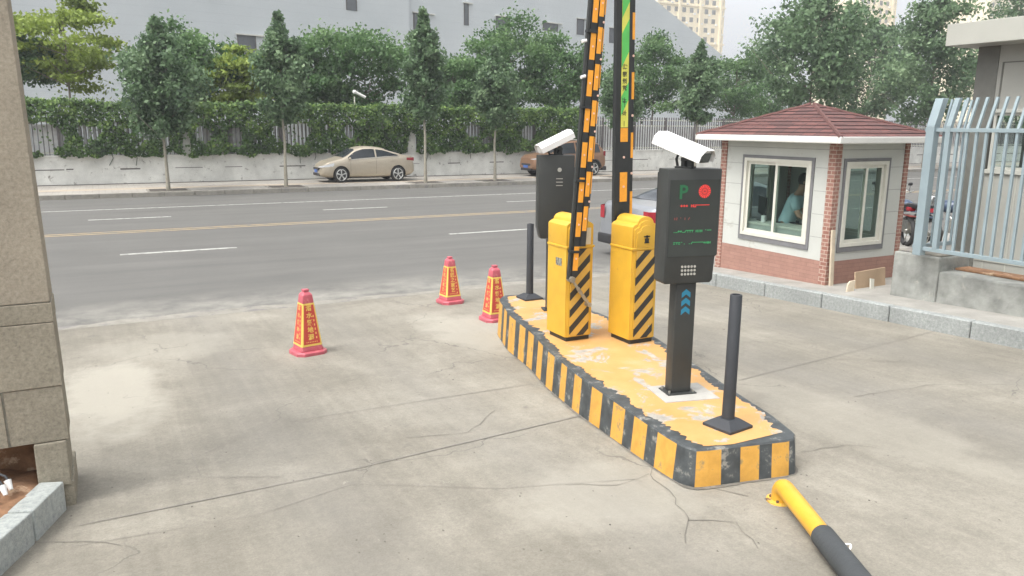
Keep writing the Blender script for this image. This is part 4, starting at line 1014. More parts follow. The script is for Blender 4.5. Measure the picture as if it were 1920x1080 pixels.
MB().box(-.035, .1, -8.5, -.31, wzA - .001, wzA + .05).box(-.035, .1, -8.5, -.31, wzB - .06, wzB + .001).split('sill', MT['bldg2'], t, bevel=.005)
tr_ = MB()
for k in range(26): tr_.box(-.006, .001, -.45 - k * .33, -.435 - k * .33, zg, wzB - .07)
tr_.box(-.012, .0, -8.5, -.31, HZ(BX, BY - 1, 500), HZ(BX, BY - 1, 490)); tr_.split('panel_rib', MT['bldg2'], t)
MB().box(-.01, .02, -8.4, -.36, zF0 - .25, zF0 - .235).box(-.01, .02, -.38, -.36, wzA + .06, zF0 - .25).build('panel_line', MT['brown'], t)
y = -.33; k = 0
while y > -7:
    f = MB(); f.box(.0, .06, y - .62, y - .58, wzB, wzA).box(.0, .06, y - .04, y, wzB, wzA).box(.001, .059, y - .58, y - .04, wzA - .04, wzA - .002).box(.001, .059, y - .58, y - .04, wzB + .002, wzB + .04)
    wi = f.build('window', MT['bldg2'], t, bevel=.003); MB().box(.028, .032, y - .58, y - .04, wzB + .04, wzA - .04).build('pane', MT['glass'], wi); y -= .64
MB().box(1.2, 1.25, -8.4, -.1, wzB, wzA).build('inner_wall', MT['brown'], t)

# ------------------------------------------------------------------ motorcycles
def motorcycle(loc_, rz, m, label):
    t = empty('motorcycle', loc_, rz, label, 'motorcycle', 'motorcycles parked in the yard')
    n = 18
    for x in (-.62, .62):
        wh = MB(); ring = []
        for k in range(n): a = 2 * math.pi * k / n; ring.append((x + .26 * math.cos(a), 0, .30 + .26 * math.sin(a)))
        wh.tube(ring + [ring[0]], .045, 8, caps=False); w_ = wh.build('wheel', MT['tyre'], t, smooth=True)
        sp_ = MB().tube([(x, -.05, .30), (x, .05, .30)], .045, 10)
        for k in range(5): a = 2 * math.pi * k / 5; sp_.tube([(x, 0, .30), (x + .22 * math.cos(a), 0, .30 + .22 * math.sin(a))], .010, 6)
        sp_.build('rim', MT['steel'], w_)
    fr = MB().tube([(.62, .07, .30), (.42, .07, .92)], .022, 8).tube([(.62, -.07, .30), (.42, -.07, .92)], .022, 8).tube([(.42, 0, .85), (.0, 0, .45), (-.3, 0, .42), (-.62, 0, .30)], .025, 8).tube([(.40, 0, .80), (-.1, 0, .70), (-.62, 0, .74)], .02, 8)
    fr.box(-.14, .16, -.11, .11, .26, .50).tube([(.0, -.12, .26), (-.55, -.15, .28), (-.8, -.15, .34)], .035, 8); fr.build('frame', MT['steel'], t, smooth=True)
    MB().sphere((.16, 0, .76), .20, 14, 0, 1.25, .7, .65).build('tank', m, t, smooth=True)
    MB().box(-.62, -.02, -.12, .12, .74, .83).build('seat', MT['trim'], t, bevel=.03, smooth=True)
    MB().tube([(.36, -.36, 1.02), (.42, -.15, .96), (.42, .15, .96), (.36, .36, 1.02)], .014, 8).build('handlebar', MT['steel'], t)
    mm = MB().sphere((.40, -.3, 1.16), .06, 8, 0, .3, 1, .7).sphere((.40, .3, 1.16), .06, 8, 0, .3, 1, .7).tube([(.38, -.27, 1.0), (.40, -.3, 1.14)], .006, 6).tube([(.38, .27, 1.0), (.40, .3, 1.14)], .006, 6); pieces(mm, 'mirror', MT['trim'], t)
    MB().sphere((.52, 0, .88), .09, 12).build('headlight', MT['lamp'], t, smooth=True)
    MB().box(-.72, -.60, -.07, .07, .70, .78).build('tail_light', MT['tail'], t, bevel=.02)
    MB().box(.38, .86, -.05, .05, .59, .61).box(-.86, -.45, -.06, .06, .60, .62).split('mudguard', m, t, bevel=.008)
for (px, py, yy, rz, m, lab) in ((1697, 462, 0, R(75), MT['mblue'], 'blue motorcycle seen between the kiosk and the blue fence post'), (1672, 455, 0, R(60), MT['mred'], 'red motorcycle half hidden behind the kiosk corner'), (1786, 468, 0, R(100), MT['mblue'], 'dark motorcycle seen through the pickets of the blue fence')):
    q = PZ(px, py, .2); motorcycle(Vector((q.x, q.y, G(q.y) + .195)), rz, m, lab)

# ------------------------------------------------------------------ cars
def lerp_tab(tab, x):
    if x <= tab[0][0]: return tab[0][1]
    for (a, va), (b_, vb) in zip(tab, tab[1:]):
        if x <= b_: u = (x - a) / (b_ - a); u2 = u * u * (3 - 2 * u) * .35 + u * .65; return va + (vb - va) * u2
    return tab[-1][1]
def make_car(name, loc_, rz, paint, label, L_, top, belt, wid, bot, wheels, wr_, ws, wins, blackclad=False, plate=True, rear_glass=None, tl=None, hl=None):
    t = empty(name, loc_, rz, label, 'car')
    T = lambda x: lerp_tab(top, x); Bt = lambda x: min(lerp_tab(belt, x), T(x) - .03); Wd = lambda x: lerp_tab(wid, x); Bo = lambda x: lerp_tab(bot, x)
    def wr(x): h = T(x) - Bt(x); return Wd(x) * (.97 - .27 * min(1, h / .50))
    def section(x):
        w_, b0, bt, tp = Wd(x), Bo(x), Bt(x), T(x); h = tp - bt; mid = (b0 + bt) / 2
        half = [(0, b0), (w_ * .80, b0), (w_ * .93, b0 + .05), (w_ * .985, b0 + .18 * (bt - b0) + .03), (w_, mid), (w_ * .995, bt - .14 * (bt - b0)), (w_ * .97, bt), (wr(x) + .25 * (w_ * .97 - wr(x)), bt + h * .62), (wr(x), tp - .09 * min(1, h / .35)), (wr(x) * .82, tp - .025 * min(1, h / .2)), (wr(x) * .4, tp - .004), (0, tp)]
        return [(x, y, z) for y, z in half] + [(x, -y, z) for y, z in half[-2:0:-1]]
    n = 46; xs_ = [L_ * (.5 - .5 * math.cos(math.pi * k / n)) * .5 + L_ * k / n * .5 for k in range(n + 1)]
    bod = MB().rings([section(x) for x in xs_]).build('body', [paint, MT['trim']], None, smooth=2)
    for wx_ in wheels:
        cu = MB().tube([(wx_, -1.2, wr_), (wx_, 1.2, wr_)], wr_ + .055, 28).build('cut', MT['trim'])
        md = bod.modifiers.new('b', 'BOOLEAN'); md.object = cu; md.operation = 'DIFFERENCE'; md.solver = 'EXACT'
    bake(bod); [bpy.data.objects.remove(o) for o in list(col.objects) if o.name.startswith('cut')]
    bod.parent = t
    for p in bod.data.polygons: p.use_smooth = True
    bod.data.set_sharp_from_angle(angle=R(38))
    MB().box(.35, L_ - .35, -Wd(L_ / 2) * .72, Wd(L_ / 2) * .72, min(Bo(L_ / 2), .3) - .02, wr_ * 2 + .05).build('underbody', MT['trim'], t)
    for wx_ in wheels:
        for s_ in (-1, 1):
            yo = s_ * (Wd(wx_) - .02); yi = yo - s_ * .2
            ty = MB().tube([(wx_, yi, wr_), (wx_, yi + s_ * .02, wr_), (wx_, yo - s_ * .02, wr_), (wx_, yo, wr_)], [wr_ - .03, wr_, wr_, wr_ - .025], 28); w_ = ty.build('wheel', MT['tyre'], t, smooth=True)
            rm = MB(); R1 = wr_ * .70
            for k in range(5):
                a = 2 * math.pi * k / 5 + .3
                rm.add([(wx_ + math.cos(a + d) * r, yo + s_ * .008, wr_ + math.sin(a + d) * r) for d, r in ((-.35, .05), (-.16, R1), (.16, R1), (.35, .05))] + [(wx_ + math.cos(a + d) * r, yo - s_ * .01, wr_ + math.sin(a + d) * r) for d, r in ((-.35, .05), (-.16, R1), (.16, R1), (.35, .05))], [(0, 1, 2, 3), (0, 4, 5, 1), (1, 5, 6, 2), (2, 6, 7, 3), (3, 7, 4, 0)])
            rg = [(wx_ + R1 * math.cos(2 * math.pi * k / 24), yo + s_ * .004, wr_ + R1 * math.sin(2 * math.pi * k / 24)) for k in range(25)]
            rm.tube(rg, .017, 6, caps=False).tube([(wx_, yo - s_ * .01, wr_), (wx_, yo + s_ * .012, wr_)], .055, 12); rm.build('rim', MT['rim'], w_)
    def side_y(x, z):
        bt, tp = Bt(x), T(x); h = tp - bt; u0 = (Wd(x) * .97, bt); u1 = (wr(x) + .25 * (Wd(x) * .97 - wr(x)), bt + h * .62); u2 = (wr(x), tp - .09 * min(1, h / .35))
        for (ya, za), (yb_, zb_) in ((u0, u1), (u1, u2)):
            if z <= zb_: return ya + (yb_ - ya) * (z - za) / max(1e-4, zb_ - za)
        return u2[0]
    for s_ in (-1, 1):
        for (xa, xb) in wins:
            q = MB(); m_ = 12; pts = []
            for k in range(m_ + 1):
                x = xa + (xb - xa) * k / m_; z0 = Bt(x) + .035; z1 = max(z0 + .004, T(x) - .105)
                for zz in (z0, (z0 + z1) / 2, z1): pts.append((x, s_ * (side_y(x, zz) + .007), zz))
            q.add(pts, [(3 * k + j, 3 * k + 3 + j, 3 * k + 4 + j, 3 * k + 1 + j) for k in range(m_) for j in (0, 1)]); q.build('side_window', MT['dglass'], t, smooth=2)
        xa, xb = wins[0][0], wins[-1][1]                   # chrome belt strip
        q = MB().tube([(x, s_ * (side_y(x, Bt(x) + .01) + .008), Bt(x) + .012) for x in [xa + (xb - xa) * k / 12 for k in range(13)]], .010, 6); q.build('belt_moulding', MT['rim'] if not blackclad else MT['trim'], t)
        for xd in ((wins[0][1] + wins[1][0]) / 2 if len(wins) > 1 else L_ / 2, wins[-1][1] - .08):
            z0, z1 = Bo(xd) + .14, Bt(xd); MB().add([(xd + dx, s_ * (lambda z: Wd(xd) * (.985 if z < .5 else 1.0) + .003)(z), z) for dx in (-.004, .004) for z in (z0, (z0 + z1) / 2, z1 - .04)], [(0, 1, 4, 3), (1, 2, 5, 4)]).build('door_gap', MT['trim'], t)
        xm = wins[-1][1] + .02; MB().sphere((xm - .05, s_ * (Wd(xm) + .09), Bt(xm) + .07), .085, 12, 0, .6, 1, .7).box(xm - .08, xm - .04, min(s_ * Wd(xm) * .93, s_ * (Wd(xm) + .06)), max(s_ * Wd(xm) * .93, s_ * (Wd(xm) + .06)), Bt(xm) + .03, Bt(xm) + .055).build('mirror', paint, t, smooth=True)
        for xd in [w_[0] + .18 for w_ in wins]:
            MB().box(xd, xd + .16, s_ * Wd(xd) - .008, s_ * Wd(xd) + .022, Bt(xd) - .17, Bt(xd) - .14).build('door_handle', paint, t, bevel=.006)
    def top_glass(nm, xa, xb, fw=.90):
        q = MB(); pts = []; m_ = 10
        for k in range(m_ + 1):
            x = xa + (xb - xa) * k / m_
            for u in (-1, -.82, -.4, 0, .4, .82, 1):
                y = u * wr(x) * fw; au = abs(u) * fw; h = T(x) - Bt(x); z = T(x) - (.09 * min(1, h / .35) * max(0, (au - .72) / .28) if au > .72 else .004) + .010; pts.append((x + (.006 if xa > L_ / 2 else -.006), y, z))
        q.add(pts, [(7 * k + j, 7 * k + 7 + j, 7 * k + 8 + j, 7 * k + 1 + j) for k in range(m_) for j in range(6)]); q.build(nm, MT['dglass'], t, smooth=2)
    top_glass('windscreen', *ws)
    if rear_glass: top_glass('rear_window', *rear_glass)
    for s_ in (-1, 1):
        if tl:
            x0, x1, z0, z1, yi = tl; m_ = 5; pts = []
            for k in range(m_ + 1):
                u = k / m_; x = x1 + (0 - x1) * u
                for z in (z0 + .05 * (1 - u), z1): pts.append((x - .004, s_ * (Wd(max(x, .0)) + .006), z))
            for z in (z0, z1): pts.append((-.010, s_ * yi, z))
            MB().add(pts, [(2 * k, 2 * k + 2, 2 * k + 3, 2 * k + 1) for k in range(m_ + 1)]).build('tail_light', MT['tail'], t)
        if hl:
            x0, z0, z1, yi = hl; m_ = 5; pts = []
            for k in range(m_ + 1):
                x = x0 + (L_ - .06 - x0) * k / m_
                for z in (z0 + (.04 * (1 - k / m_)), z1 - .12 * k / m_): pts.append((x + .012, s_ * (Wd(x) * .985 + .008), z + .0))
            for z in (z0 - .0, z1 - .14): pts.append((L_ + .012, s_ * yi, z))
            MB().add(pts, [(2 * k, 2 * k + 2, 2 * k + 3, 2 * k + 1) for k in range(m_ + 1)]).build('headlight', MT['lamp'], t)
    MB().box(L_ - .05, L_ + .012, -.42, .42, .50, .60).build('grille', MT['trim'], t, bevel=.01); MB().box(L_ - .08, L_ + .008, -.5, .5, .27, .38).build('lower_grille', MT['trim'], t, bevel=.01)
    if plate: MB().box(L_ + .013, L_ + .022, -.22, .22, .40, .52).build('number_plate', MT['blue'], t)
    MB().box(-.022, -.006, -.24, .24, .58, .72).build('number_plate', MT['blue'], t)
    if blackclad or L_ > 4.5: MB().box(-.03, .25, -Wd(.2) * .96, Wd(.2) * .96, .24, .44).build('bumper_lower', MT['trim'], t, bevel=.04)
    if blackclad:
        for s_ in (-1, 1):
            for wx_ in wheels:
                q = MB(); arc = [(wx_ + (wr_ + .075) * math.cos(a), s_ * (Wd(wx_) + .004), wr_ + (wr_ + .075) * math.sin(a)) for a in [math.pi * k / 16 for k in range(17)]]; q.tube(arc, .035, 6).build('arch_trim', MT['trim'], t, smooth=True)
            MB().box(wheels[0] + .42, wheels[1] - .42, min(s_ * (Wd(2) - .04), s_ * (Wd(2) + .015)), max(s_ * (Wd(2) - .04), s_ * (Wd(2) + .015)), .24, .42).build('sill_trim', MT['trim'], t, bevel=.015)
            MB().tube([(.9, s_ * .52, T(.9) + .03), (2.6, s_ * .52, T(2.4) + .04)], .018, 8).build('roof_rail', MT['rim'], t)
    return t
sedan_top = [(0, .72), (.04, .98), (.14, 1.055), (.55, 1.10), (.95, 1.24), (1.55, 1.41), (2.0, 1.455), (2.4, 1.45), (2.75, 1.37), (3.3, 1.06), (3.42, 1.00), (3.95, .87), (4.22, .73), (4.34, .58), (4.38, .45)]
sedan_belt = [(0, .68), (.14, .99), (.6, 1.035), (1.2, 1.03), (2.2, .97), (3.2, .90), (3.9, .78), (4.2, .66), (4.38, .42)]
sedan_w = [(0, .66), (.10, .76), (.5, .84), (1.2, .865), (3.2, .865), (3.9, .82), (4.2, .72), (4.34, .58), (4.38, .48)]
sedan_b = [(0, .34), (.25, .24), (.8, .2), (3.6, .2), (4.1, .22), (4.38, .26)]
YS = 32.45; xa, xb = PB(593, YS - .85, .6), PB(779, YS - .85, .7)
make_car('parked_sedan', ((xb), YS, .15), math.pi, MT['gold'], 'champagne gold sedan parked on the far pavement facing left', 4.38, sedan_top, sedan_belt, sedan_w, sedan_b, (.84, 3.48), .315, (2.80, 3.36), [(.84, 1.84), (1.91, 3.14)], rear_glass=(.62, 1.40), tl=(0, .42, .84, .98, .45), hl=(3.78, .62, .80, .42)).scale = (.92, 1, 1)
suv_top = [(0, .80), (.03, 1.12), (.12, 1.28), (.42, 1.58), (.8, 1.65), (1.8, 1.68), (2.4, 1.64), (2.7, 1.55), (3.25, 1.12), (3.36, 1.08), (3.95, 1.0), (4.22, .85), (4.32, .6)]
suv_belt = [(0, .78), (.2, 1.10), (1.2, 1.06), (3.2, 1.0), (3.9, .92), (4.2, .78), (4.32, .55)]
suv_w = [(0, .72), (.10, .82), (.5, .875), (3.2, .88), (3.9, .84), (4.2, .74), (4.32, .6)]
suv_b = [(0, .42), (.25, .30), (.8, .26), (3.6, .26), (4.32, .36)]
xb = PB(1141, YS - .9, .7)
make_car('parked_suv', (xb, YS + .1, .15), math.pi, MT['orange'], 'bronze orange compact suv parked on the far pavement behind the back machine', 4.32, suv_top, suv_belt, suv_w, suv_b, (.80, 3.42), .35, (2.74, 3.30), [(.42, .82), (.90, 1.82), (1.92, 3.02)], True, rear_glass=(.10, .40), tl=(0, .22, .92, 1.16, .55), hl=(3.85, .80, .96, .48)).scale = (.93, 1, 1)
big_top = [(0, .74), (.05, 1.00), (.16, 1.06), (.75, 1.10), (1.15, 1.27), (1.75, 1.44), (2.3, 1.49), (2.8, 1.46), (3.1, 1.38), (3.7, 1.07), (3.85, 1.02), (4.45, .9), (4.75, .72), (4.86, .5)]
big_belt = [(0, .70), (.16, 1.0), (.8, 1.03), (2.4, .97), (3.6, .92), (4.4, .8), (4.86, .45)]
big_w = [(0, .76), (.10, .84), (.5, .90), (3.7, .91), (4.4, .86), (4.7, .76), (4.86, .55)]
rr_ = PZ(1222, 475, .25)
make_car('silver_sedan', (rr_.x, rr_.y + .90, 0), 0, MT['silv'], 'silver sedan on the street behind the yellow cabinets, tail lights towards the left', 4.86, big_top, big_belt, big_w, sedan_b, (.95, 3.85), .33, (3.12, 3.78), [(1.15, 2.1), (2.2, 3.4)], rear_glass=(.70, 1.66), tl=(0, .22, .74, .98, .62))

# ------------------------------------------------------------------ far wall, fence, ivy
YW = 34.2; XL, XR = -34, 62
zw = HZ(PB(600, YW, 1.2), YW, 288)
pil = [PB(350, YW, 1), PB(772, YW, 1), PB(1178, YW, 1)]; st = (pil[1] - pil[0]); pil = [pil[0] - st * k for k in (3, 2, 1)] + pil + [pil[2] + st * k for k in (1, 2, 3, 4)]
t = empty('boundary_wall', (0, YW, 0), 0, 'low whitewashed wall along the far pavement', 'wall')
MB().box(XL, XR, 0, .28, .1, zw - .03).build('wall', MT['wwall'], t)
MB().box(XL, XR, -.03, .31, zw - .03, zw + .03).build('coping', MT['wwall'], t, bevel=.01)
g = MB(); zc = (zw + .15) * .52; random.seed(12); x = XL
while x < XR:
    l_ = rnd(.2, 1.2); g.box(x, x + l_, -.003, .001, zc + rnd(-.02, .02), zc + rnd(.025, .05)); x += l_ + rnd(.05, 1.6)
g.box(XL, XR, -.006, .001, .1, .175); g.build('wall_joint', MT['gap'], t)
zf = HZ(PB(1250, YW, 2), YW, 226)
for x in pil: MB().box(x - .19, x + .19, -.04, .32, zw + .03, zf).build('pier', MT['wwall'], t, bevel=.01)
t = empty('palisade_fence', (0, YW, 0), 0, 'picket fence on the low white wall, mostly covered by ivy', 'fence')
g = MB().box(XL, XR, .11, .15, zf - .32, zf - .26).box(XL, XR, .11, .15, zf - .03, zf + .02).box(XL, XR, .11, .15, zw + .1, zw + .15); pieces(g, 'rail', MT['rail'], t)
g = MB(); x = XL
while x < XR: g.box(x, x + .035, .105, .155, zw + .03, zf + .16); x += .16
o = g.build('picket', MT['picket'], t); o['kind'] = 'stuff'
xs_ = []; x = XL
g = MB()
while x < XR: g.box(x, x + .09, .08, .18, zw + .03, zf + .12); x += 2.05
g.split('post', MT['picket'], t)
g = MB(); x = -34
while x < 62: g.box(x, x + .13, .30, .32, zw + .03, zw + 1.25 + .08 * math.sin(x * .8)); x += .165
o = g.build('backing_board', MT['ppale'], t); o['kind'] = 'stuff'

rs = np.random.default_rng(5)
def leaf_obj(name, pos, size, tone, m, parent=None, flat=None, asp=1.5, seed=1):
    """many small leaf faces: one slightly folded diamond per position"""
    r = np.random.default_rng(seed); n = len(pos); a = r.normal(size=(n, 3)); a /= np.linalg.norm(a, axis=1)[:, None]
    b = r.normal(size=(n, 3))
    if flat is not None: nn = np.array(flat) + r.normal(size=(n, 3)) * .55; a = np.cross(nn, b); a /= np.linalg.norm(a, axis=1)[:, None]; b = np.cross(nn, a)
    else: b -= a * (a * b).sum(1)[:, None]
    b /= np.linalg.norm(b, axis=1)[:, None]; s = (size * r.uniform(.6, 1.3, n))[:, None]
    v = np.empty((n, 4, 3)); v[:, 0] = pos - a * s * asp * .5; v[:, 1] = pos + b * s * .5; v[:, 2] = pos + a * s * asp * .5; v[:, 3] = pos - b * s * .5
    me = bpy.data.meshes.new(name); me.vertices.add(4 * n); me.vertices.foreach_set('co', v.reshape(-1).astype(np.float32)); me.loops.add(4 * n); me.loops.foreach_set('vertex_index', np.arange(4 * n, dtype=np.int32))
    me.polygons.add(n); me.polygons.foreach_set('loop_start', np.arange(0, 4 * n, 4, dtype=np.int32)); me.update(calc_edges=True)
    at = me.attributes.new('tone', 'FLOAT', 'FACE'); at.data.foreach_set('value', np.clip(tone, 0, 1).astype(np.float32)); me.materials.append(m)
    o = bpy.data.objects.new(name, me); col.objects.link(o)
    if parent: o.parent = parent
    return o
# ivy: blanket over the fence with holes where the boards show
def sn(x, z, s):
    return np.sin(x * 1.3 + s) * np.cos(z * 2.1 + s * 2) + .6 * np.sin(x * 3.1 + z * 2.3 + s * 3) + .45 * np.sin(x * 5.7 - z * 4.1 + s) + .3 * np.sin(x * 11 + z * 7 + s)
xi0, xi1 = XL, PB(1108, YW, 2); ztop = HZ(PB(300, YW, 3), YW, 190)
n = 100000; x = rs.uniform(xi0, xi1, n); z = rs.uniform(zw - .15, ztop + .1, n); u = (z - zw) / (ztop - zw)
keep = (z < ztop + .07 * sn(x, x * 0, 1.0)) & (u > .0 + .05 * sn(x, x * 0, 4.0))
hole = np.zeros(n, bool)
for (px, py, rx, rz_) in ((70, 258, 52, 27), (165, 247, 24, 12), (285, 250, 30, 12), (350, 270, 9, 26), (380, 250, 15, 14), (440, 257, 16, 17), (545, 250, 36, 20), (655, 245, 10, 12), (772, 272, 9, 20), (885, 245, 12, 12), (990, 250, 13, 13), (310, 262, 10, 14), (915, 262, 8, 7), (240, 245, 8, 5)):
    c_ = PY(px, py, YW - .1); e_ = PY(px + rx, py + rz_, YW - .1); ax = abs(e_.x - c_.x); az = abs(e_.z - c_.z)
    hole |= ((x - c_.x) / ax) ** 2 + ((z - c_.z) / az) ** 2 + .25 * sn(x * 3, z * 3, px) < 1.15
keep &= ~hole | (rs.uniform(size=n) < .02)
keep &= (sn(x * 2.3, z * 2.7, 9.0) > -1.35) | (u > .72)
dep = .06 + .20 * (sn(x, z, 2.0) * .3 + .5) * np.where(u > .5, 1.2, .8)
pos = np.stack([x, YW - dep - rs.uniform(-.05, .22, n) * np.clip(u + .3, .3, 1), z], 1)[keep]
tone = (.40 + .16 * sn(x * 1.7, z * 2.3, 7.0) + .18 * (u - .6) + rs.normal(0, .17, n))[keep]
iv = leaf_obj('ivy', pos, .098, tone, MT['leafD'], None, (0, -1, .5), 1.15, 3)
tag(iv, 'dense green ivy blanket over the fence with ragged holes', 'ivy', kind='stuff')
# top layer hanging to the back so the blanket has depth
n = 26000; x = rs.uniform(xi0, xi1, n); pos2 = np.stack([x, YW - .25 + rs.uniform(0, .85, n), ztop - .12 + .07 * sn(x, x * 0, 1.0) + rs.normal(0, .09, n)], 1)
iv2 = leaf_obj('ivy', pos2, .098, .5 + rs.normal(0, .2, n), MT['leafD'], None, (0, -.3, 1), 1.15, 4)
tag(iv2, 'ivy growing over the top of the fence', 'ivy', kind='stuff')
st_ = MB(); random.seed(6)
for px in (560, 590, 210, 255, 800, 60, 880):
    x = PB(px * 1.0, YW, 1); st_.tube([(x, YW - .03, zw + .2), (x + .05, YW - .04, zw - .1), (x + rnd(-.1, .1), YW - .03, zw - rnd(.2, .45))], .012, 5)
tag(st_.build('ivy_stem', MT['leafD']), 'thin ivy shoots hanging down the white wall', 'ivy', kind='stuff')

# ------------------------------------------------------------------ trees
def crown_poplar(seed, H, Wc, n, z0):
    """upright street-tree crown: ascending sprays, pointed top, gaps"""
    r = np.random.default_rng(seed); P_, T_ = [], []; nb = 78
    for k in range(nb):
        t0 = (k + r.uniform(0, 1)) / nb; ang = r.uniform(0, 2 * np.pi); env = Wc * (np.sin(np.pi * min(1, t0 * .70 + .17)) ** 1.2) * (1.18 - t0 ** 1.8) * r.uniform(.72, 1.12)
        if t0 > .8: env *= .62
        zb_ = z0 + H * t0 * .9; ln = env; m_ = int(n / nb * (0.5 + env / Wc)); s = r.uniform(.15, 1, m_) ** .7
        rad = ln * s; zz = zb_ + rad * r.uniform(.25, .6) + H * .02
        c = np.stack([np.cos(ang) * rad, np.sin(ang) * rad, zz], 1) + r.normal(0, .06 + .085 * env, (m_, 3))
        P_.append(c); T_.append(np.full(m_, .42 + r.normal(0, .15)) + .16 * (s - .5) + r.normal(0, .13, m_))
    return np.concatenate(P_), np.concatenate(T_)
def crown_round(seed, H, Wc, n, z0, flatten=.5, clump=46, sig=.16):
    r = np.random.default_rng(seed); P_, T_ = [], []
    for k in range(clump):
        d = r.normal(size=3); d /= np.linalg.norm(d); rr2 = r.uniform(.35, 1) ** .5; c = d * rr2 * np.array([Wc, Wc, H / 2]); wob = 1 + .22 * math.sin(3 * math.atan2(d[1], d[0]) + seed)
        c = c * wob; c[2] += z0 + H / 2; m_ = n // clump; s = sig * Wc * r.uniform(.7, 1.4)
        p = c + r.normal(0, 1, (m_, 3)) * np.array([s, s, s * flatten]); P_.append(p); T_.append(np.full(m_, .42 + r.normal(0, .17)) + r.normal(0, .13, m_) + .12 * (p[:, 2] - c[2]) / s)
    return np.concatenate(P_), np.concatenate(T_)
def tree(name, loc_, kind, H, Wc, trunk_h, n, ls, m, label, group, seed, tr=.06, bark='bark'):
    t = empty(name, loc_, rnd(0, 6), label, 'tree', group); r = random.Random(seed)
    pts = [(0, 0, -.1)]; top = trunk_h + H * .85; k = 7
    for i in range(1, k + 1): pts.append((r.uniform(-.05, .05) * (i > 1), r.uniform(-.05, .05) * (i > 1), top * i / k))
    g = MB().tube(pts, [tr * (1.25 if i == 0 else 1 - .88 * i / k) for i in range(k + 1)], 9)
    for i in range(22):
        zz = trunk_h + H * r.uniform(.0, .7); a = r.uniform(0, 6.28); l_ = Wc * r.uniform(.5, .95) * (1.1 - (zz - trunk_h) / H); rise = r.uniform(.5, 1.1) if kind == 'poplar' else r.uniform(.2, .7)
        g.tube([(0, 0, zz), (math.cos(a) * l_ * .5, math.sin(a) * l_ * .5, zz + l_ * rise * .45), (math.cos(a) * l_, math.sin(a) * l_, zz + l_ * rise)], [tr * .38, tr * .24, tr * .08], 5)
    g.build('trunk', MT[bark], t, smooth=True)
    P_, T_ = crown_poplar(seed, H, Wc, n, trunk_h) if kind == 'poplar' else crown_round(seed, H, Wc, n, trunk_h, *((.34, 40, .17) if kind == 'layered' else (.6, 46, .16)))
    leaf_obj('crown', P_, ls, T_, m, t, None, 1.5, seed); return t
random.seed(21)
YT = 30.35
def street(px, ytop, bot_px, half_px, lab, seed, n=9000, yy=YT, ls=.105, m=None):
    x = PB(px, yy, .15); zt_ = HZ(x, yy, ytop); zb_ = HZ(x, yy, bot_px); wd = .86 * half_px / F * (Vector((x, yy, 0)) - CO).length
    pit = MB().quad((x - .62, yy - .5, .156), (x + .62, yy - .5, .156), (x + .62, yy + .5, .156), (x - .62, yy + .5, .156)); struct(pit.build('tree_pit', MT['pitm']))
    g = MB().box(x - .70, x + .70, yy - .58, yy - .5, .15, .172).box(x - .70, x + .70, yy + .5, yy + .58, .15, .172).box(x - .70, x - .62, yy - .5, yy + .5, .15, .172).box(x + .62, x + .70, yy - .5, yy + .5, .15, .172); struct(g.build('tree_pit_frame', MT['edge']))
    return tree('street_tree', (x, yy, .15), 'poplar', zt_ - zb_, wd, zb_ - .15, int(n * 1.15), ls, m or MT['leafA'], lab, 'street trees along the far pavement', seed, .065, 'bark2')
street(316, 18, 262, 84, 'slim street tree with a dark broad crown, leftmost on the far pavement', 101, 12000)
street(537, 8, 238, 56, 'tall slim street tree on the pavement just left of the gold sedan', 102, 9000)
street(798, 2, 232, 54, 'tall pointed street tree on the pavement just right of the gold sedan', 103, 9500)
street(928, 78, 240, 50, 'street tree with a rounded low crown left of the back machine', 104, 8000)
street(1160, 80, 245, 44, 'slim street tree half hidden behind the upright barrier booms', 105, 8000)
street(1302, 68, 235, 48, 'pointed street tree rising above the white machine camera', 106, 8500)
# trees on the near pavement behind the kiosk and the metal building
def near_tree(px, yy, ytop, ybot, half_px, lab, seed, n, ls, name='pavement_tree'):
    x = PB(px, yy, 1.5); zt_ = HZ(x, yy, ytop); zb_ = HZ(x, yy, ybot); wd = half_px / F * (Vector((x, yy, 0)) - CO).length
    return tree(name, (x, yy, .0), 'poplar', zt_ - zb_, wd, zb_, n, ls, MT['leafA'], lab, 'tall leafy trees on the right', seed, .09)
near_tree(1512, 30.4, -70, 215, 112, 'tall leafy tree rising behind the left side of the kiosk roof', 111, 15000, .15)
near_tree(1735, 30.4, -60, 240, 88, 'tall leafy tree between the kiosk roof and the metal building', 112, 14000, .15)
near_tree(1900, 34.5, -120, 250, 80, 'tall leafy tree behind the roof of the metal building', 113, 9000, .16)
near_tree(1620, 40, 20, 235, 100, 'broad leafy tree behind the peak of the kiosk roof', 114, 13000, .17)
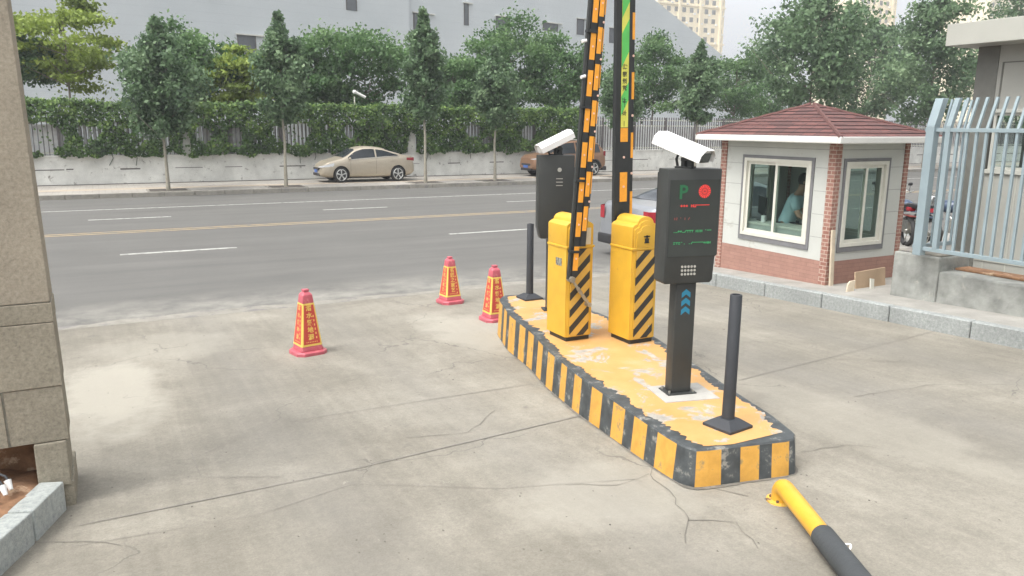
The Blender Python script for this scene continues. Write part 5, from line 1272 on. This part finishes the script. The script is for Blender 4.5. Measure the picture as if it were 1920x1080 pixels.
# trees behind the boundary wall
def back(px, yy, ytop, ybot, half_px, kind, m, lab, seed, n=9000, ls=.118):
    x = PB(px, yy, 2); zt_ = HZ(x, yy, ytop); zb_ = HZ(x, yy, ybot); wd = half_px / F * (Vector((x, yy, 0)) - CO).length
    return tree('garden_tree', (x, yy, -.03), kind, zt_ - zb_, wd, zb_, n, ls, MT[m], lab, 'trees behind the boundary wall', seed, .08)
for i, a in enumerate([
    (55, 38.0, 62, 150, 48, 'round', 'leafB', 'small dark tree next to the stone pillar above the ivy'),
    (140, 36.5, 2, 160, 80, 'layered', 'leafC', 'yellow green layered tree above the ivy, second from the left'),
    (385, 37.5, 45, 205, 62, 'round', 'leafB', 'dark bushy tree behind the leftmost street tree'),
    (450, 36.8, 92, 200, 60, 'layered', 'leafC', 'low yellow green tree between the first two street trees'),
    (585, 37.5, 78, 215, 62, 'round', 'leafB', 'bushy green tree just right of the second street tree'),
    (688, 37.5, 38, 208, 82, 'round', 'leafB', 'big dark bushy tree above the gold sedan'),
    (850, 38.5, 92, 210, 55, 'round', 'leafB', 'bushy tree between the third and fourth street trees'),
    (950, 38.5, 28, 205, 76, 'round', 'leafB', 'tall dark tree directly behind the rounded street tree'),
    (1052, 37.5, 58, 215, 66, 'round', 'leafB', 'dark tree left of the leaning barrier boom'),
    (1222, 40.5, 70, 215, 58, 'round', 'leafB', 'dark tree right of the upright barrier boom'),
    (1375, 42.0, 92, 220, 60, 'round', 'leafB', 'dark tree left of the kiosk roof behind the pale fence'),
    (1440, 46.0, 105, 235, 60, 'round', 'leafB', 'distant dark tree just left of the tall tree by the kiosk')]):
    back(*a, 200 + i, 11500 if a[5] == 'round' else 9500)

# small cameras on a post above the ivy
q = PY(665, 192, YW + .5)
t = empty('camera_post', (q.x, q.y, 0), 0, 'thin post with two small white cameras above the ivy', 'camera post')
MB().tube([(0, 0, 0), (0, 0, q.z + .25)], .03, 8).build('post', MT['rail'], t)
MB().tube([(.05, -.1, q.z + .42), (.45, -.15, q.z + .22)], .065, 10).build('camera', MT['white'], t, smooth=True)
MB().sphere((0, -.05, q.z + .45), .10, 10).build('dome_camera', MT['white'], t, smooth=True)

# ------------------------------------------------------------------ big pale building behind the trees
A = R(13.5); NB = Vector((-math.sin(A), math.cos(A), 0)); CB_ = 58 * math.cos(A); UB = Vector((math.cos(A), math.sin(A), 0))
def FB(px, py): return PL(px, py, NB, CB_)
org = FB(960, 235); org.z = 0
def uz(px, py): p = FB(px, py); return (p - org).dot(UB), p.z
tb = empty('large_building', org, A, 'large pale building with few small dark windows and a sloping right end behind the trees', 'building')
u0, z0 = uz(1222, -5); u1, z1 = uz(1350, 100); u2, z2 = uz(1400, 150)
sl_ = (z1 - z0) / (u1 - u0); ut = u0 + (34 - z0) / sl_
poly = [(-75, -.5), (u1 + (0 - z1) / sl_, -.5), (u1, z1), (u0, z0), (ut, 34), (-75, 34)]
jog = uz(762, 60)[0]
MB().prism([(jog, -.5), poly[1], poly[2], poly[3], poly[4], (jog, 34)], 0, 26, 'y').build('main_wall', MT['siding'], tb)
MB().prism([(-75, -.5), (jog, -.5), (jog, 34), (-75, 34)], -.45, 26, 'y').build('left_wing', MT['siding'], tb)
def bwin(x0, y0, x1, y1, off=0):
    a, za = uz(x0, y0); b_, zb_ = uz(x1, y1); yy = -.45 if x1 < 762 else 0
    w_ = MB().box(min(a, b_), max(a, b_), yy - .03, yy + .2, min(za, zb_), max(za, zb_)).build('window', MT['wdark'], tb)
    MB().box(min(a, b_) - .12, max(a, b_) + .12 + off, yy - .20, yy + .02, max(za, zb_), max(za, zb_) + .09).build('lintel', MT['wwall'], w_)
    nm = max(1, int(abs(b_ - a) / .8)); f = MB()
    for k in range(nm + 1):
        xx = min(a, b_) + abs(b_ - a) * k / nm; f.box(xx - .03, xx + .03, yy - .05, yy - .01, min(za, zb_), max(za, zb_))
    f.split('frame', MT['gap'], w_)
for a in ((440, 66, 476, 110, .6), (643, -12, 663, 22, 0), (775, 24, 803, 60, .5), (870, 6, 878, 48, .3), (930, 30, 955, 60, 0), (1018, 42, 1045, 60, .4), (1082, 35, 1094, 66, .3), (1143, 52, 1158, 82, .2), (375, -14, 395, 0, .3), (250, -80, 270, -40, 0)): bwin(*a)
# ------------------------------------------------------------------ apartment towers
def tower(px0, px1, dist, label, h=95, seed=1, gapx=14):
    p0 = PY(px0, 200, dist); p1 = PY(px1, 200, dist); w_ = p1.x - p0.x
    t = empty('apartment_tower', (p0.x, dist, 0), 0, label, 'apartment tower', 'cream apartment towers on the skyline')
    MB().box(0, w_, 0, 18, 0, h).build('wall', MT['tower'], t)
    led_ = MB()
    for z in range(30, int(h), 12): led_.box(-.3, w_ + .3, -.4, .0, z, z + .5)
    x = 0.0
    for k in range(int(w_ / 9) + 1): led_.box(k * 9 - .4, k * 9 + .4, -.7, 0, 0, h)
    pieces(led_, 'moulding', MT['tower'], t)
    n = max(2, int(w_ / 3.1)); cnt = 0
    for fl in range(6, int(h / 3)):
        for k in range(n):
            xx = (k + .5) * w_ / n; zz = fl * 3 + .9; cnt += 1
            if cnt > 100: break
            f = MB().box(xx - .75, xx + .75, -.06, .1, zz, zz + 1.5).build('window', MT['towerw'], t)
    if cnt > 100:
        f = MB(); c2_ = 0
        for fl in range(6, int(h / 3)):
            for k in range(n):
                c2_ += 1
                if c2_ <= 100: continue
                xx = (k + .5) * w_ / n; zz = fl * 3 + .9; f.box(xx - .75, xx + .75, -.06, .1, zz, zz + 1.5)
        o = f.build('upper_windows', MT['towerw'], t); o['kind'] = 'stuff'
    ac = MB(); random.seed(seed)
    for fl in range(8, int(h / 3)):
        for k in range(n):
            if (fl + k) % 2: xx = (k + .5) * w_ / n + 1.2; ac.box(xx - .35, xx + .35, -.4, -.02, fl * 3 + .3, fl * 3 + .85)
    ac.build('air_conditioners', MT['ppale'], t)
tower(1224, 1348, 215, 'cream apartment tower between the sloping building and the open sky')
tower(1592, 1662, 200, 'cream apartment tower showing over the treetops above the kiosk', seed=2)
tower(1832, 1990, 170, 'cream apartment tower above the roof of the metal building', seed=3)

# ------------------------------------------------------------------ grit on the concrete and dirt along the island
g = MB(); random.seed(77)
for k in range(520):
    x, y = rnd(-1.5, 8.2), rnd(2.2, 10.6) if k % 3 else rnd(2.2, 5)
    if 2.9 < x < 5.0 and 3.3 < y < 8.6 and k % 4: continue
    r_ = rnd(.003, .009) * (2.2 if k % 23 == 0 else 1); a = rnd(0, 6.28); z = G(y) + .005
    g.add([(x + r_ * math.cos(a + q) * (1 if q % 2 else .6), y + r_ * math.sin(a + q), z + (.003 if q in (1, 2) else 0)) for q in range(6)], [(0, 1, 2, 3, 4, 5)])
tag(g.build('grit', mat('grit', (.13, .12, .10), .9, var=.5, scale=2)), 'tiny dark grit and chips scattered over the concrete', 'grit', kind='stuff')
g = MB(); wv_ = 0; random.seed(31); L_ = []
for p, q in zip(inset(fine, -.028), range(len(fine))):
    wv_ = wv_ * .85 + rnd(-.006, .012); L_.append((p, wv_))
nn_ = len(L_)
for k in range(nn_):
    (p, a), (q, b_) = L_[k], L_[(k + 1) % nn_]; po, qo = p + (p - cen).normalized() * max(.001, a), q + (q - cen).normalized() * max(.001, b_)
    g.quad((p.x, p.y, G(p.y) + .008), (q.x, q.y, G(q.y) + .008), (qo.x, qo.y, G(qo.y) + .008), (po.x, po.y, G(po.y) + .008))
struct(g.build('gutter_dirt', mat('gutter_dirt', (.15, .138, .115), .95, var=.35, scale=14)))
# ------------------------------------------------------------------ air
hz = MB().box(-950, 1250, -110, 1550, -1.2, 130).build('haze', bpy.data.materials.new('air')); hz['kind'] = 'stuff'; hz['label'] = 'thin pale haze over the street and the distance'
m = hz.data.materials[0]; m.use_nodes = True; t = m.node_tree; t.nodes.remove(t.nodes['Principled BSDF'])
pv_ = t.nodes.new('ShaderNodeVolumePrincipled'); pv_.inputs['Color'].default_value = (.93, .96, 1, 1); pv_.inputs['Density'].default_value = .0013; pv_.inputs['Anisotropy'].default_value = .2
t.links.new(pv_.outputs[0], t.nodes['Material Output'].inputs['Volume'])
